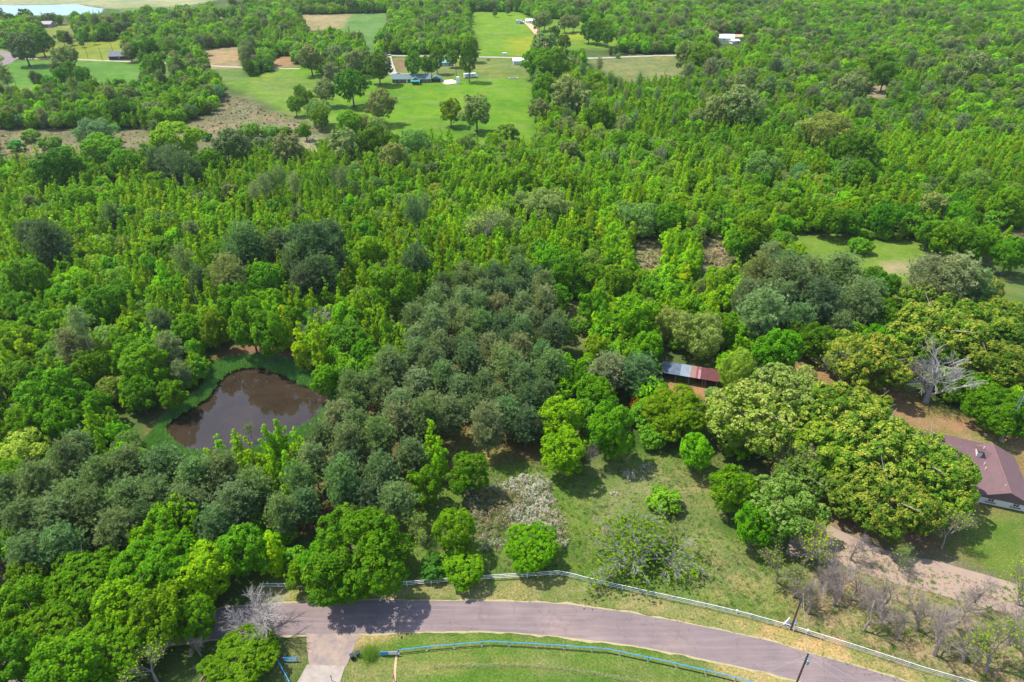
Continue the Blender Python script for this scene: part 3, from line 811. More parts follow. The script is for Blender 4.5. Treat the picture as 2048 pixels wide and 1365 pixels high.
KN = {'hard': ('hardwood_tree', 'rounded hardwood tree', 'tree'), 'hardbig': ('hardwood_tree', 'broad spreading hardwood tree', 'tree'), 'young': ('sweetgum_tree', 'slender upright sweetgum tree', 'tree'),
      'goldoak': ('oak_tree', 'oak with golden catkins', 'oak'), 'oakbig': ('oak_tree', 'oak with pale catkins', 'oak'), 'oak': ('oak_tree', 'round oak', 'oak'), 'willow': ('willow_tree', 'soft leaved willow', 'willow'),
      'pine': ('pine_tree', 'pine', 'pine'), 'tallpine': ('tall_pine_tree', 'tall bare stemmed pine', 'pine'), 'cedar': ('cedar_tree', 'pointed cedar', 'cedar'), 'shrub': ('shrub', 'shrub', 'shrub'),
      'bare': ('bare_tree', 'leafless grey tree', 'bare tree'), 'dead': ('dead_tree', 'dead tree with pale limbs', 'dead tree'), 'sparse': ('thin_leaved_tree', 'spreading tree with thin new leaves', 'tree'),
      'bud': ('budding_tree', 'budding tree with few leaves', 'tree')}
TREES = []            # (kind, x, y, width m, height m, tint, label or None, explicit)
def T(kind, px, py, w, tint='m', hf=1.0, label=None, base=False):
    """crown centre in the photo, crown width in photo pixels"""
    pr = PROTO[kind][0]
    z = 5.0
    if py < 330 and kind in ('hard', 'oak', 'willow'): w *= 1.14; hf *= 1.12
    if py >= 330: hf *= {'hard': 1.12, 'hardbig': 1.0, 'pine': .95, 'young': 1.1}.get(kind, 1.0)
    for _ in range(4):
        wm = w / (FPX / depth_at(px, py, z))
        Hm = pr['H'] * (wm / (2 * pr['R'])) ** .8 * hf
        z = 0.0 if base else Hm * (.55 if kind not in ('pine', 'tallpine') else .66)
    x, y = P(px, py, z)
    TREES.append([kind, x, y, wm, Hm, tint, label, True])

EXPL = """
hard 350 1050 120 b|hard 300 1085 90 b|hardbig 315 1135 190 b .9|hardbig 170 1165 165 b .9|hardbig 95 1265 150 b .9|hardbig 215 1290 170 b .85|hard 330 1230 130 b|hard 250 1215 120 b|hard 410 1150 110 y
hard 130 1345 150 b|hard 20 1330 120 d|hard 483 1102 105 u|young 545 1105 40 y|hardbig 483 1318 150 b .5|hard 40 1215 110 m|hard 270 1275 80 n|hard 15 1260 90 m|hard 390 1235 90 m|hard 60 1160 90 m
pine 50 1040 85 m|pine 110 1035 85 m|pine 150 1000 80 m|pine 60 1110 85 m|pine 125 1095 85 m|pine 205 955 80 m|pine 185 1015 80 m|pine 255 935 80 m|pine 262 1000 82 m|pine 330 935 80 m|pine 315 1000 82 m|pine 392 955 80 m|pine 375 1015 82 m
pine 445 945 78 m|pine 472 1005 80 m|pine 430 1050 78 m|pine 505 975 70 m|pine 235 1060 80 m|pine 20 985 70 m|pine 290 1045 70 d
willow 40 905 120 y .8|hard 60 850 80 m|willow 95 945 70 g|hard 20 960 80 b
young 420 930 32 b|young 448 912 38 b|young 478 898 36 b|young 505 915 40 b|young 537 890 36 b|young 560 880 40 b|young 597 893 38 b|young 575 945 40 b|young 548 940 40 b|young 520 955 36 b|young 490 945 36 b|young 573 1005 34 b|bud 500 862 26 m
hardbig 705 1105 235 m .92|hard 690 1175 75 m|hard 640 1130 90 m|hard 600 1150 60 m
hard 910 1062 92 m|hard 930 1140 88 b .55|hard 848 972 78 n|hard 938 948 88 m|young 862 878 38 b|young 878 915 38 b|bud 842 1062 60 g|shrub 862 1135 60 d|shrub 900 1120 50 m|shrub 800 1150 40 n
hardbig 1062 1092 118 b .80
hard 1118 838 95 y|hard 1128 905 100 y|hard 1222 862 98 m 1.2|hard 1160 765 60 n|hard 1185 790 80 n|hard 1210 815 60 n|pine 1218 740 76 g .8|pine 1278 745 78 d .8
cedar 1272 815 20 r 1.1|hardbig 1350 822 145 o .85|hard 1390 905 72 b|shrub 1440 870 40 m
oakbig 1495 838 190 p .9|oakbig 1580 790 165 p .9|goldoak 1685 835 190 m .9|goldoak 1740 900 200 m .9|goldoak 1650 905 150 m .9|goldoak 1850 940 190 m .9|goldoak 1780 1010 180 m .85|goldoak 1880 1005 130 m .85|goldoak 1700 990 120 m .8|goldoak 1730 820 120 b .8
hard 1462 978 92 m 1.1|oakbig 1560 1020 175 n .85|oakbig 1600 960 120 n .8|bud 1592 925 80 g|hard 1510 1050 90 m
shrub 1330 1000 75 b 1.0|shrub 1395 920 30 m|sparse 1290 1100 215 m .42
goldoak 1745 725 165 p .85|goldoak 1680 700 110 p .85|goldoak 1880 672 180 m .85|goldoak 1960 655 150 m .85|goldoak 1985 735 150 n .9|goldoak 1860 610 130 m .8|goldoak 1998 630 110 m .8|hardbig 2000 820 130 n .9|hardbig 1960 780 110 m .8|goldoak 2030 690 120 n .9
bud 1688 738 90 g|hard 1555 705 100 n|hard 1629 682 74 n|hard 1590 670 60 d|willow 1476 740 72 y 1.7|hard 1500 765 50 b|willow 1400 668 110 o 1.2|willow 1345 650 80 o 1.2|hard 1440 660 70 n|hard 1270 640 105 b|hard 1290 700 75 b|hard 1180 612 58 m|shrub 1130 660 44 m 1.5|shrub 1160 650 40 m 1.3|hard 1225 655 55 m|hard 1460 800 50 b|bud 1495 790 40 g
willow 1425 790 34 g|hard 1195 700 60 y|hard 1175 735 50 y
pine 1519 545 66 o|pine 1577 560 90 m|pine 1620 548 66 m|pine 1683 545 74 m|pine 1720 600 80 m|pine 1526 622 84 g|pine 1560 600 70 m|pine 1640 600 80 d|pine 1600 640 60 m|pine 1495 590 60 m|pine 1860 552 80 g|pine 1910 558 95 g|pine 1950 575 70 m|pine 1850 585 60 g|hard 1767 575 62 n|hard 1745 560 50 n
hard 1504 465 92 m|hard 1480 490 60 m|shrub 1567 478 46 m 1.1|shrub 1720 490 50 b 1.0|hard 1592 505 48 y .7|hard 1560 500 40 y .7|hard 1900 478 70 n|hard 1940 490 70 n|hard 1970 480 60 m|hard 2020 510 70 n|hard 1860 468 50 m
hard 1713 305 80 d|hard 1680 298 50 d|willow 1526 332 82 m|willow 1658 265 90 o|willow 1620 262 60 o|willow 1700 340 70 n|hard 1725 350 60 n|hard 1767 435 64 d|oak 1866 414 66 b|willow 1950 362 66 b|hard 1820 435 50 n|hard 1660 440 60 m|hard 1700 445 50 n|hard 2010 410 70 m|hard 1910 430 50 m
hard 352 283 96 y .8|hard 330 300 50 y|hard 205 302 80 y .8|oak 468 296 72 d|oak 574 300 62 g|hard 116 340 95 d|hard 160 400 60 g|oak 100 330 60 d|pine 345 325 60 d|pine 380 340 46 d|pine 310 320 40 d|hard 420 330 60 n|hard 250 330 66 n|pine 95 482 80 d|pine 60 470 50 d|hard 50 560 90 n|hard 300 540 50 n|hard 330 500 50 n
willow 191 268 74 u .9|shrub 100 285 44 m|shrub 130 300 30 m|shrub 60 270 40 m|shrub 30 290 36 u|shrub 412 272 26 m|shrub 500 260 44 m 1.2|shrub 540 262 36 m|shrub 600 262 26 m|shrub 570 262 30 m|hard 640 235 34 g|hard 610 262 24 m
tallpine 530 385 26 g|tallpine 560 365 24 m|tallpine 591 380 26 g|tallpine 685 372 26 m|tallpine 672 365 22 d|tallpine 510 395 20 g|tallpine 545 375 22 m|tallpine 372 540 40 m|tallpine 345 335 30 d|tallpine 365 345 28 d|tallpine 14 165 26 m|tallpine 830 440 34 d|tallpine 850 420 24 m
pine 489 488 80 m|pine 520 500 60 m|pine 560 490 60 d|pine 600 480 56 d|pine 630 492 86 d|pine 660 470 56 d|pine 590 520 60 m|pine 640 545 70 d|pine 455 545 66 o|pine 470 560 60 o|pine 400 555 40 d|pine 670 520 50 d|pine 610 560 60 d
hard 530 565 86 n|hard 581 550 44 m|hard 205 612 86 d|hard 245 590 60 n|pine 147 690 66 g|tallpine 165 665 40 g|hard 290 735 100 m|hard 260 700 60 b|hard 110 790 120 n|hard 120 840 90 m|hard 180 740 80 m|hard 60 760 90 m|hard 190 815 70 b|pine 335 700 60 g|pine 360 745 40 g|hard 390 700 40 b|hard 345 790 60 n|hard 280 790 70 n
hard 500 648 90 m 1.3|hard 540 672 80 m 1.3|hard 470 610 80 m 1.2|hard 430 660 60 p 1.3|young 568 650 34 y|young 600 690 40 y|young 640 700 44 b|dead 640 640 56 m|dead 610 665 40 m|hard 650 760 60 m|hard 700 680 80 u|hard 730 710 60 m|hard 690 740 50 b|hard 590 640 50 n
oak 691 291 62 g|hard 749 285 66 n|oak 787 318 58 o|hard 700 250 50 b|willow 720 250 50 g|willow 755 255 46 g|willow 830 285 60 m|willow 1094 414 100 g|willow 1050 405 60 g|bud 975 460 90 g|willow 1010 455 70 g|willow 950 455 60 g|hard 1128 368 60 y|hard 1160 375 50 y|hard 1105 372 40 y
pine 831 425 42 d|pine 834 520 56 d|pine 815 530 36 d|hard 787 588 112 n 1.1|hard 760 560 60 m|hard 1135 542 84 m|hard 1100 520 60 b|hard 1231 566 70 n|hard 1190 560 60 m|willow 1282 438 90 m|willow 1245 425 60 m|hard 1340 440 70 m|hard 1000 375 50 m|hard 1045 360 60 m
oak 761 210 56 o|hard 901 222 44 y|oak 953 222 62 o|hard 703 172 62 d|oak 620 118 48 g|oak 673 110 34 g|oak 709 124 42 g|oak 665 146 38 g|hard 757 134 52 d|oak 650 182 42 g|willow 636 222 50 m|shrub 1015 262 50 g 1.2|hard 590 210 30 m|hard 615 200 32 n|hard 600 185 24 m
hard 904 115 26 n|hard 937 118 34 n 1.8|hard 940 95 30 m 1.3|hard 826 126 30 m 1.5|hard 873 118 28 m 1.4|hard 850 130 24 n 1.2|hard 862 135 22 n|oak 1089 92 50 m|hard 1102 128 64 b|hard 1070 125 50 b|hard 1089 174 50 n|oak 1135 190 70 g|oak 1160 205 50 g|hard 1198 236 56 n
hard 1109 66 24 d|oak 1147 45 24 g|oak 1089 40 28 m|oak 1076 45 24 g|oak 1130 46 26 g|hard 1128 84 24 d|hard 1178 62 34 d|hard 1195 72 24 d|hard 1215 74 26 d|hard 1190 50 30 m|hard 943 24 10 d|hard 1016 22 10 m|hard 990 26 10 m|cedar 1232 100 10 d|cedar 1222 102 10 d|shrub 1236 112 12 b
oak 46 95 54 d|hard 28 85 34 n|hard 79 80 48 d|oak 130 112 46 m .8|pine 68 155 18 d|pine 80 160 18 d|hard 100 170 30 m|pine 115 140 26 d|hard 125 152 30 n|hard 140 140 30 n|hard 164 152 32 n|hard 309 130 42 n|hard 124 74 22 n|cedar 137 76 16 d|shrub 162 75 20 m|hard 175 58 20 n|hard 150 52 16 n|hard 205 66 20 u|hard 186 78 13 m|hard 163 86 10 m
hard 253 88 26 y|oak 258 102 28 g|hard 275 100 30 n|hard 300 92 30 n|hard 345 100 34 n|oak 1373 110 50 n|hard 1400 115 50 m|hard 1390 128 40 n|oak 1425 120 36 n|oak 1480 215 80 g|oak 1440 222 60 g|oak 1395 240 38 g|oak 1700 175 50 g|dead 1552 140 34 m|willow 1570 140 40 m|hard 1760 128 50 n|hard 1770 150 50 d|oak 1950 135 60 g
bud 1900 1062 80 g|bud 1808 1118 50 g|dead 1020 452 20 m .6|bud 1075 680 36 g|cedar 1410 580 40 o .7|bare 1325 312 44 g|hard 1190 510 40 m
"""
for ln in EXPL.strip().splitlines():
    for e in ln.split('|'):
        t = e.split()
        T(t[0], float(t[1]), float(t[2]), float(t[3]), t[4], float(t[5]) if len(t) > 5 else 1.0)
def named(kind, px, py, label):
    """gives the listed tree nearest to that place in the photo its own description"""
    c = [t for t in TREES if t[0] == kind and t[7] and abs(proj(t[1], t[2], t[4] * .55)[0] - px) < 12 and abs(proj(t[1], t[2], t[4] * .55)[1] - py) < 25]
    if c: c[0][6] = label
for a in [('hardbig', 705, 1105, "largest broad green tree overhanging the asphalt road with its shadow on it"), ('hardbig', 1062, 1092, "bright green dome shaped tree standing at the bend of the white fence"),
          ('hard', 1128, 905, "lower of two lime green trees at the edge of the near meadow"), ('hard', 1118, 838, "upper lime green tree beside the pine stand"), ('hard', 1222, 862, "dense green tree touching the lime green tree by the meadow"),
          ('sparse', 1290, 1112, "wide spreading thin leaved tree behind the white fence in the meadow"), ('cedar', 1272, 815, "small rust red dead cedar between two green trees"), ('cedar', 1410, 580, "brownish dying cedar among green hardwood trees"),
          ('hard', 938, 948, "round dark green tree just beyond the white bramble"), ('hard', 910, 1062, "rounded green tree beside the bramble on its road side"), ('hard', 848, 972, "small round dark green tree against the pine stand"),
          ('oak', 953, 222, "brownish round oak of the pair in the open meadow"), ('hard', 901, 222, "yellow green tree of the pair in the open meadow"), ('oak', 761, 210, "lone olive oak in the open meadow"),
          ('hard', 937, 118, "tall dark green tree behind the white camper van"), ('hard', 1504, 465, "large round green tree at the edge of the small clearing"), ('shrub', 1720, 490, "round bright bush alone in the small clearing"),
          ('bud', 975, 460, "half bare greyish tree in the middle of the wood"), ('hardbig', 483, 1318, "low wide green tree by the blue gate beside the concrete drive"), ('hard', 483, 1102, "blue green dense round tree beside the road bend"),
          ('willow', 1476, 740, "tall yellow green willowy tree beside the rusty shed"), ('oak', 620, 118, "round pale oak at the top edge of the open meadow"), ('dead', 1552, 140, "pale leafless dead tree in the far wood"),
          ('hard', 787, 588, "big dark green tree at the edge of the pine stand"), ('bud', 1900, 1062, "grey budding tree beside the lawn of the mauve roofed house"), ('bud', 1808, 1118, "small grey budding tree at the edge of the gravel driveway"),
          ('shrub', 1330, 1000, "bright green low bush in the near meadow"), ('hard', 1462, 978, "dense deep green tree at the edge of the near meadow"), ('tallpine', 372, 540, "single tall pine rising from the bright sweetgum wood")]:
    named(*a)
T('dead', 1873, 750, 140, 'm', .95, "large white dead tree with bare branching limbs beside the mauve roofed house")
T('dead', 515, 1232, 130, 'm', .7, "pale grey leafless tree overhanging the end of the visible road")
T('bud', 300, 1335, 100, 'g', .8, "grey half dead tree low in the wood by the blue gate")
T('dead', 20, 1290, 60, 'm', .8, "small pale dead tree inside the green wood by the frame edge")
T('dead', 45, 830, 50, 'm', .8, "small pale dead tree in the wood west of the pond")
T('bare', 393, 1290, 50, 'g', 1.0, "thin grey leafless tree beside the shaded road bend")
# bare trees between the fence and the gravel driveway: their feet are in view
for k, (a, b, w, kd, hf, lb) in enumerate([
  (1615,1228,70,'bare',1.1,"leafless grey tree next to the utility pole at the fence"), (1666,1210,80,'bare',1.0,"leafless tree with spread limbs second along the fence row"),
  (1727,1262,75,'bare',1.2,"upright leafless tree close to the white fence with a long shadow"), (1761,1238,80,'bare',1.15,"leafless forked tree in the middle of the row by the driveway"),
  (1794,1280,60,'bare',1.1,"slim leafless tree between two larger bare trees"), (1832,1260,80,'bare',1.1,"leafless tree leaning over the weedy strip by the driveway"),
  (1869,1310,100,'bare',1.15,"biggest leafless tree with a forked trunk near the white fence"), (1971,1342,95,'bud',1.2,"bare tree carrying a few bright green leaf clumps"),
  (2035,1210,80,'bud',1.1,"thinly leaved grey tree where the gravel driveway leaves the frame"), (1604,1130,90,'bud',1.0,"budding tree with yellow green tips at the corner of the gravel driveway"),
  (1553,1165,70,'bud',1.0,"budding bushy tree with yellow leaves at the meadow corner"), (1700,1120,60,'bare',.9,"small leafless tree at the near edge of the gravel driveway"),
  (1585,1195,60,'bud',.9,"low greyish budding tree just behind the utility pole"),
  (1640,1172,70,'bare',.9,"twiggy bare tree at the driveway edge behind the row of leafless trees"), (1700,1200,70,'bare',.9,"twiggy bare tree second behind the row, close to the driveway gravel"),
  (1905,1255,80,'bare',1.0,"twiggy leafless tree between the biggest bare tree and the driveway"), (1935,1215,70,'bare',.9,"small twiggy bare tree touching the driveway edge"), (1925,1325,70,'bare',.9,"bare tree with low forked limbs near the far end of the white fence"), (2015,1290,80,'bare',1.0,"bare grey tree beyond the tree with green leaf clumps")]):
    T(kd, a, b, w * 1.22, 'o' if kd == 'bud' else 'm', hf * .82, lb, base=True)
T('bare', 1180, 935, 44, 'm', 1.25, "grey bare snag leaning between two green trees by the meadow", base=True)

# ------------------------------------------------------------------ fill: stands of trees
CLEAR = [  # ground nothing grows tall on, outlined in the photo
 [(440,166),(520,148),(600,128),(640,150),(800,150),(1062,150),(1078,262),(1070,272),(760,262),(640,262),(640,285),(440,280),(250,290),(100,300),(-20,310),(-20,258),(320,262),(430,225),(440,190)],
 [(678,27),(783,27),(777,48),(756,68),(754,114),(733,114),(723,68),(678,65)], [(590,30),(702,28),(684,58),(618,62)], [(935,24),(1040,24),(1066,38),(1222,38),(1222,46),(1160,50),(1245,85),(1240,98),(1088,104),(1085,113),(948,114),(958,79),(935,60)],
 [(760,108),(1058,110),(1066,150),(760,150)], [(1165,112),(1345,108),(1400,145),(1250,160),(1165,130)], [(66,108),(120,86),(240,82),(285,122),(285,160),(180,158),(60,172),(6,170),(-40,150),(-60,95),(40,100)],
 [(290,118),(345,118),(345,150),(290,150)], [(440,128),(486,128),(486,146),(440,146)], [(543,128),(600,128),(600,142),(545,146)], [(80,52),(148,50),(155,80),(70,84)], [(405,100),(486,92),(488,138),(408,138)], [(536,126),(560,112),(592,112),(590,135)], [(222,58),(282,58),(282,68),(222,68)], [(425,26),(480,26),(480,38),(428,38)],
 [(-80,-30),(560,-30),(520,0),(400,14),(300,24),(205,28),(-80,32)], [(1556,480),(1600,469),(1840,487),(1870,513),(1850,548),(1720,550),(1556,525)], [(1985,558),(2100,558),(2100,608),(1987,600)], [(1950,424),(2100,438),(2100,462),(1957,450)],
 [(1260,478),(1335,478),(1330,528),(1265,525)], [(1400,478),(1460,478),(1460,535),(1400,530)], [(1730,165),(1790,168),(1780,190),(1730,190)], [(1428,76),(1490,72),(1500,94),(1432,96)], [(1130,610),(1190,620),(1190,700),(1130,700)],
 [(270,900),(290,850),(345,812),(400,770),(440,700),(450,690),(580,690),(640,735),(700,765),(660,850),(600,880),(500,930),(330,930)],
 [(860,935),(1000,925),(1080,900),(1180,930),(1260,900),(1430,900),(1430,980),(1440,1060),(1520,1090),(1560,1130),(1640,1040),(1680,1030),(1900,1000),(1780,850),(1700,780),(1780,745),(1900,815),(2200,900),(2200,1500),(400,1500),(400,1280),(-60,1360),(-60,1300),(300,1215),(520,1190),(820,1165),(820,1100)],
 [(1325,700),(1450,720),(1450,800),(1320,790)], [(1555,690),(1620,690),(1625,790),(1545,790)],
]
STANDS = [  # (outline in the photo at crown height, kind mix, spacing m)
 ([(-200,-60),(2300,-60),(2300,120),(-200,120)], {'hard': .46, 'oak': .18, 'willow': .16, 'young': .14, 'pine': .06}, 9.5),
 ([(-200,120),(2300,120),(2300,300),(-200,300)], {'hard': .42, 'oak': .18, 'willow': .16, 'young': .16, 'pine': .08}, 8.0),
 ([(1150,130),(1400,170),(1500,250),(1350,280),(1150,240)], {'young': .6, 'hard': .2, 'willow': .1, 'tallpine': .04, 'cedar': .06}, 5),
 ([(1400,30),(2100,0),(2100,200),(1500,200)], {'hard': .42, 'oak': .24, 'willow': .18, 'pine': .04, 'young': .12}, 9),
 ([(-100,300),(700,300),(700,640),(-100,700)], {'young': .68, 'hard': .18, 'willow': .09, 'pine': .015, 'oak': .035}, 3.6),
 ([(-100,560),(200,560),(400,700),(300,900),(-100,1000)], {'hard': .6, 'young': .22, 'willow': .15, 'pine': .03}, 6),
 ([(200,560),(760,560),(800,740),(640,740),(420,690)], {'young': .6, 'hard': .32, 'willow': .08}, 5),
 ([(640,270),(1250,270),(1500,260),(1560,430),(1440,480),(1150,460),(700,420)], {'willow': .30, 'young': .44, 'hard': .18, 'oak': .04, 'cedar': .04}, 5.2),
 ([(700,400),(1150,440),(1400,480),(1480,560),(1150,560),(980,560),(700,560)], {'young': .70, 'hard': .18, 'willow': .12}, 4),
 ([(1080,540),(1500,520),(1500,720),(1300,730),(1120,700)], {'hard': .55, 'young': .30, 'willow': .15}, 5.6),
 ([(1480,260),(2300,280),(2300,400),(1900,390),(1600,330)], {'young': .68, 'hard': .18, 'willow': .14}, 4.6),
 ([(1480,330),(1800,350),(2300,400),(2300,480),(1500,480)], {'hard': .48, 'willow': .30, 'young': .22}, 6),
 ([(1780,560),(2300,600),(2300,900),(1900,900),(1640,700)], {'goldoak': .5, 'hard': .5}, 9),
 ([(1500,520),(1760,530),(1760,680),(1480,680)], {'pine': .75, 'hard': .25}, 6),
 ([(820,640),(880,575),(960,548),(1080,562),(1120,640),(1145,720),(1095,790),(1070,860),(1045,920),(980,930),(930,850),(872,860),(862,960),(800,1012),(700,1035),(605,1025),(590,960),(640,830),(700,765),(820,715)], {'pine': 1.0}, 4.7),
 ([(640,720),(820,660),(820,740),(700,770)], {'young': .5, 'hard': .5}, 5),
 ([(-100,900),(180,900),(540,900),(600,1060),(540,1180),(100,1180),(-100,1150)], {'hard': .55, 'pine': .45}, 6),
 ([(-100,1100),(520,1060),(580,1200),(300,1400),(-100,1400)], {'hard': .8, 'hardbig': .2}, 7),
 ([(1120,700),(1330,740),(1330,900),(1140,900)], {'hard': 1.0}, 6),
 ([(1430,700),(1900,720),(1900,1000),(1500,900)], {'oakbig': .3, 'goldoak': .3, 'hard': .4}, 9),
]
def radius_of(kind, w): return w * .5
CELL = 12.0
cells = {}
def put(x, y, r): cells.setdefault((int(x // CELL), int(y // CELL)), []).append((x, y, r))
def free(x, y, r, k=1.0):
    i, j = int(x // CELL), int(y // CELL)
    for a in range(i - 1, i + 2):
        for b in range(j - 1, j + 2):
            for (u, v, q) in cells.get((a, b), ()):
                if (u - x) ** 2 + (v - y) ** 2 < (k * (r + q)) ** 2: return False
    return True
for t in TREES: put(t[1], t[2], t[3] * .5 * (.95 if t[0] != 'shrub' else .8))
N = 230000
ys = 52 + (1130 - 52) * RNG.random(N) ** .62
xs = (RNG.random(N) * 2 - 1) * (.78 * (ys * cp + 105 * sp) + 12)
ord_ = RNG.permutation(N); xs, ys = xs[ord_], ys[ord_]
pgx, pgy = proj(xs, ys, np.zeros(N)); pcx, pcy = proj(xs, ys, np.full(N, 6.5))
clear = np.zeros(N, bool)
ptx, pty = proj(xs, ys, np.full(N, 9.5))
for c in CLEAR: clear |= inpoly(pgx, pgy, c) | inpoly(pcx, pcy, c) | inpoly(ptx, pty, c)
stand = np.full(N, -1)
wob = 14 * fbm(xs * .05, ys * .05, 40)
for i, (poly, _, _) in enumerate(STANDS): stand[inpoly(pcx + wob, pcy + wob * .5, poly)] = i
ok = (~clear) & (stand >= 0) & (pgx > -60) & (pgx < 2110) & (pcy < 1420)
NW = {'hard': (6.2, 10.5), 'young': (2.9, 4.4), 'willow': (6, 10), 'oak': (7.5, 12), 'pine': (6.0, 7.4), 'tallpine': (3.6, 4.6), 'cedar': (2.8, 4), 'goldoak': (9, 14), 'oakbig': (10, 14), 'hardbig': (11, 15), 'shrub': (2.5, 4.5)}
TK = list('mmmmpppbbbbyyndou')
cum = [(list(m), np.cumsum(list(m.values()))) for _, m, _ in STANDS]
patch = fbm(xs * .022, ys * .022, 55)
clus = fbm(xs * .016, ys * .012, 91)
acc = 0
for i in np.nonzero(ok)[0]:
    s = stand[i]
    ks, cw = cum[s]
    u = RNG.random()
    if s not in (14,): u = (u + 1.0 * patch[i]) % 1.0 * .999
    kd = ks[int(np.searchsorted(cw, u * cw[-1]))] if u < 1 else ks[-1]
    x, y = xs[i], ys[i]
    lo, hi = NW[kd]
    f = 1 + .25 * min(1, max(0, (y - 350) / 500))
    w = RNG.uniform(lo, hi) * f * (1 + (.45 * max(-.5, min(.6, 2.0 * patch[i])) if y > 330 and kd != 'young' else 0))
    if kd == 'pine' and s == 14: w = RNG.uniform(6.2, 7.6)
    r = w * .5
    if not free(x, y, r * .72, 1.0): continue
    pr = PROTO[kd][0]
    Hm = pr['H'] * (w / (2 * pr['R'])) ** .8 * RNG.uniform(.85, 1.15) 
    tk = TK if kd in ('hard', 'willow', 'shrub') else ('mmmbpn' if kd == 'young' else 'mmmmggd' if kd in ('pine', 'tallpine', 'cedar') else 'mmmgnp')
    if kd in ('hard', 'willow', 'young') and RNG.random() < .65: tk = 'ddnnu' if clus[i] < -.14 else ('bbyp' if clus[i] > .14 else 'mmpo')
    tint = random.choice(tk)
    put(x, y, r * .72)
    TREES.append([kd, x, y, w, Hm, tint, None, False])
    acc += 1
print("trees", len(TREES), "fill", acc)

# ------------------------------------------------------------------ build them
CAP = {'hardwood_tree': 290, 'sweetgum_tree': 290, 'pine_tree': 290, 'oak_tree': 280, 'willow_tree': 240, 'tall_pine_tree': 100, 'cedar_tree': 60}
def size_in_view(t): return t[3] / (t[2] * cp + (CAM_H - 5) * sp)
order = sorted(range(len(TREES)), key=lambda i: (-(TREES[i][6] is not None), -(size_in_view(TREES[i]) * (1.5 if TREES[i][7] else 1))))
count, rest = {}, []
def sizeword(kind, w):
    if kind == 'young': return "small" if w < 3.8 else ("tall" if w > 4.6 else "")
    if kind in ('pine', 'tallpine'): return "small" if w < 6 else ("large" if w > 8 else "")
    return "small" if w < 6.5 else ("large" if w > 10.5 else "medium")
for i in order:
    kd, x, y, w, Hm, tint, lab, ex = TREES[i]
    nm, phrase, cat = KN[kd]
    px_, py_ = proj(x, y, Hm * .6)
    inview = -20 < px_ < 2068 and -20 < py_ < 1400
    if (count.get(nm, 0) >= CAP.get(nm, 290) or not inview) and lab is None:
        rest.append(i); continue
    count[nm] = count.get(nm, 0) + 1
    pr = PROTO[kd][int(RNG.integers(0, len(PROTO[kd])))]
    k, kz = w / (2 * pr['R']), Hm / pr['H']
    rz = RNG.uniform(0, 6.28)
    tc_, tw = TINT[tint]
    j = RNG.uniform(.92, 1.08, 3)
    colr = (tc_[0] * j[0], tc_[1] * j[1], tc_[2] * j[2], 1)
    if kd in ('bare', 'dead'): colr = (1, 1, 1, 1)
    wh = where(x, y)
    if lab is None:
        lab = f"{sizeword(kd, w)} {tw if kd not in ('bare', 'dead') else ''} {phrase} {wh}".replace("  ", " ").strip()
        if len(lab.split()) > 16: lab = lab.replace("some way ", "")
        if len(lab.split()) > 16: lab = " ".join(lab.split()[1:])
        grp = f"{cat}s {wh}"
    else: grp = None
    near = y < 235 or (ex and y < 300)
    if near:
        e = empty(nm, (x, y, 0), rz); e.scale = (k, k, kz)
        c = bpy.data.objects.new("crown", pr['crown']); c.color = colr; link(c, e)
        t = bpy.data.objects.new("trunk", pr['trunk']); link(t, e)
        tag(e, lab, cat, grp)
    else:
        o = bpy.data.objects.new(nm, pr['full']); o.location = (x, y, 0); o.rotation_euler = (0, 0, rz); o.scale = (k, k, kz); o.color = colr
        link(o); tag(o, lab, cat, grp)
print("individual", count, "rest", len(rest))

